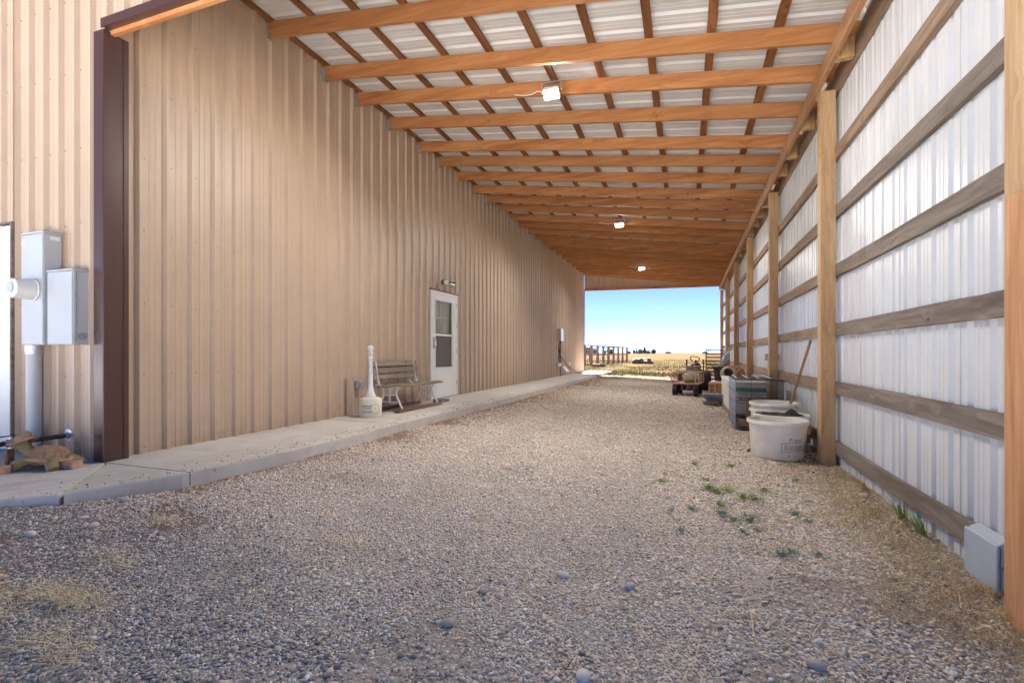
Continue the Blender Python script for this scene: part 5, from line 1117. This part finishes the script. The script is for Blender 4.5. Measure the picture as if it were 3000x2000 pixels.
# ================================================================== OUTSIDE, BEYOND THE FAR END
# corral fence: one side runs away from the building, then turns left
plain('fence_wood', (.34, .22, .15), .8, var=.3, nscale=5); plain('fence_rail', (.30, .30, .32), .6, var=.2)
t = thing('corral_fence', 'brown post corral fence with pipe rails out in the field', 'fence', (-6.8, 60.6, 0))
A_, B_ = Vector((-6.75, 60.6)), Vector((-8.75, 38.0)); C2 = Vector((-30, 62.5)); o0 = Vector((-6.8, 60.6, 0))
def fpost(p, h=1.85, w=.11): MB().box(p.x - w, p.x + w, p.y - w, p.y + w, -.1, h).v
n1 = 10
for i in range(n1 + 1):
    p = A_.lerp(B_, (i / n1) ** .96); m = MB().box(-.11, .11, -.11, .11, -.2, 1.86); put('post', m.mesh('post', 'fence_wood'), t, (p.x - o0.x, p.y - o0.y, 0))
for i in range(1, 11):
    p = A_.lerp(C2, i / 10); m = MB().box(-.10, .10, -.10, .10, -.2, 1.80); put('post', m.mesh('post', 'fence_wood'), t, (p.x - o0.x, p.y - o0.y, 0))
for z_, th, mt in ((1.82, .10, 'fence_rail'), (.98, .13, 'fence_rail'), (.14, .12, 'fence_wood')):
    for a, b in ((A_, B_), (A_, C2)): m = MB(); m.bar((a.x - o0.x, a.y - o0.y - .12, z_), (b.x - o0.x, b.y - o0.y - .12, z_), .07, th); m.build('rail', mt, t)
for z_ in (.4, .65): m = MB(); m.bar((A_.x - o0.x, A_.y - o0.y - .12, z_), (B_.x - o0.x, B_.y - o0.y - .12, z_), .02, .02); m.build('wire', 'fence_rail', t)
for i, (u, v) in enumerate(((1746, 1075), (1763, 1074))):
    x_, y_, z_ = onground(u, v, 0); o = MB().box(-.28, .28, -.2, .2, 0, .26).build('mineral_block', 'rusty' if i == 0 else 'bark', None, bevel=.02, loc=(x_, y_, 0)); tag(o, 'reddish salt block lying near the fence' if i == 0 else 'dark block lying next to the reddish salt block', 'block')
rnd = random.Random(11)
rk = [rock_mesh('rock', i + 20, (.42, .36, .28), 'rock_tan', .45) for i in range(4)]
for i in range(16):
    t_ = i / 15; x_ = -5.0 + 1.75 * t_ + rnd.uniform(-.15, .15); y_ = 52 + rnd.uniform(-.5, .5); o = put('rock', rk[i % 4], None, (x_, y_, .12 + (.26 if i % 3 == 1 else 0) * (1 - abs(t_ - .5))), (rnd.uniform(0, 6), rnd.uniform(0, 6), rnd.uniform(0, 6))); s2 = rnd.uniform(.6, 1.0); o.scale = (s2, s2, s2); tag(o, 'tan field rock in the rock pile on the grass', 'rock', 'rocks in the field pile')
# far houses and trees on the horizon
def far_house(u0, u1, h, Y, roof, lb, wm_='far_wall', nwin=2, rm='far_roof'):
    xa, xb = at(u0, 1033, Y)[0], at(u1, 1033, Y)[0]; w_ = (xb - xa); t_ = thing('house', lb, 'house', ((xa + xb) / 2, Y, 0), 0, None)
    MB().box(-w_ / 2, w_ / 2, 0, w_ * .7, -.3, h).build('wall', wm_, t_); m_ = MB(); e_ = .4; m_.prism([(-w_ / 2 - e_, h), (w_ / 2 + e_, h), (w_ * .22, h + roof), (-w_ * .22, h + roof)], -e_, w_ * .7 + e_); m_.build('roof', rm, t_)
    for i in range(nwin): xw = -w_ / 2 + w_ * (i + .6) / (nwin + .2); MB().box(xw - .6, xw + .6, -.06, -.005, h * .35, h * .8).build('window', 'far_glass', t_)
    MB().box(w_ * .02 - .5, w_ * .02 + .5, -.07, -.005, 0, h * .8).build('door', 'far_glass', t_); return t_
far_house(1706, 1730, 4.2, 420, 1.2, 'pale long barn on the horizon behind the fence', 'far_wall', 3); far_house(1732, 1749, 3.9, 430, 1.1, 'darker shed beside the pale barn on the horizon', 'far_wall_tan', 2)
far_house(1868, 1884, 3.0, 560, 2.2, 'far house with dark roof between the conifers', 'far_wall', 2); far_house(1890, 1906, 2.2, 570, 1.6, 'low far house right of the tall conifer', 'far_wall_tan', 2)
def far_tree(u, w, h, Y, conifer, lb):
    x_ = at(u, 1033, Y)[0]; t_ = thing('tree', lb, 'tree', (x_, Y, 0), 0, None); MB().tube([(0, 0, -.3), (0, 0, h * .3), (.1, 0, h * .75)], [.25, .2, .06], 7).build('trunk', 'bark', t_)
    m_ = MB(); rn = random.Random(int(u)); 
    for i in range(900):
        z_ = rn.uniform(.10, 1.0); prof_r = (1.02 - z_) if conifer else math.sqrt(max(.02, 1 - (2 * z_ - 1.05) ** 2)); a = rn.uniform(0, 6.283); rr_ = w / 2 * prof_r * math.sqrt(rn.uniform(.1, 1)) * (1 + .35 * mnoise.noise((math.cos(a) * 1.5, math.sin(a) * 1.5, z_ * 4 + u)))
        c_ = Vector((rr_ * math.cos(a), rr_ * math.sin(a), z_ * h)); q1 = Vector((rn.gauss(0, 1), rn.gauss(0, 1), rn.gauss(0, .7))).normalized() * w * .085; q2 = Vector((rn.gauss(0, 1), rn.gauss(0, 1), rn.gauss(0, .7))).normalized() * w * .085; m_.add([c_ - q1, c_ + q2, c_ + q1, c_ - q2], [(0, 1, 2, 3)])
    m_.build('crown', 'far_leaf', t_, fixn=False)
far_tree(1888.5, 6.0, 7.8, 555, True, 'tall pointed conifer on the horizon beside the far house'); far_tree(1864.5, 3.2, 5.6, 552, True, 'narrow conifer left of the far house'); far_tree(1857, 3.2, 4.6, 556, False, 'small round tree left of the narrow conifer'); far_tree(1915, 5.4, 4.8, 540, False, 'round bushy tree alone on the horizon')
far_tree(1788, 7.5, 4.6, 500, False, 'wide dark tree behind the corral fence'); far_tree(1770, 4.5, 3.6, 520, False, 'low tree between barn and wide tree'); far_tree(1842, 5.5, 3.0, 600, False, 'low hedge-like tree by the fence corner'); far_tree(1958, 9.0, 2.6, 800, False, 'low distant tree clump under the utility poles'); far_tree(2065, 9.0, 2.6, 820, False, 'low distant trees near the wire rack')
for i, (u, h_) in enumerate(((1929, 8.5), (1936, 10.5), (1987, 7), (2039, 7))):
    p = at(u, 1033, 560); t_ = thing('utility_pole', ('short utility pole on the horizon', 'tallest utility pole on the horizon', 'lone pole far across the field', 'pole far off near the mower handle')[i], 'pole', (p[0], 560, 0)); MB().tube([(0, 0, -.3), (0, 0, h_)], [.16, .11], 7).build('mast', 'bark', t_); MB().box(-.9, .9, -.06, .06, h_ - .9, h_ - .75).build('crossarm', 'bark', t_)
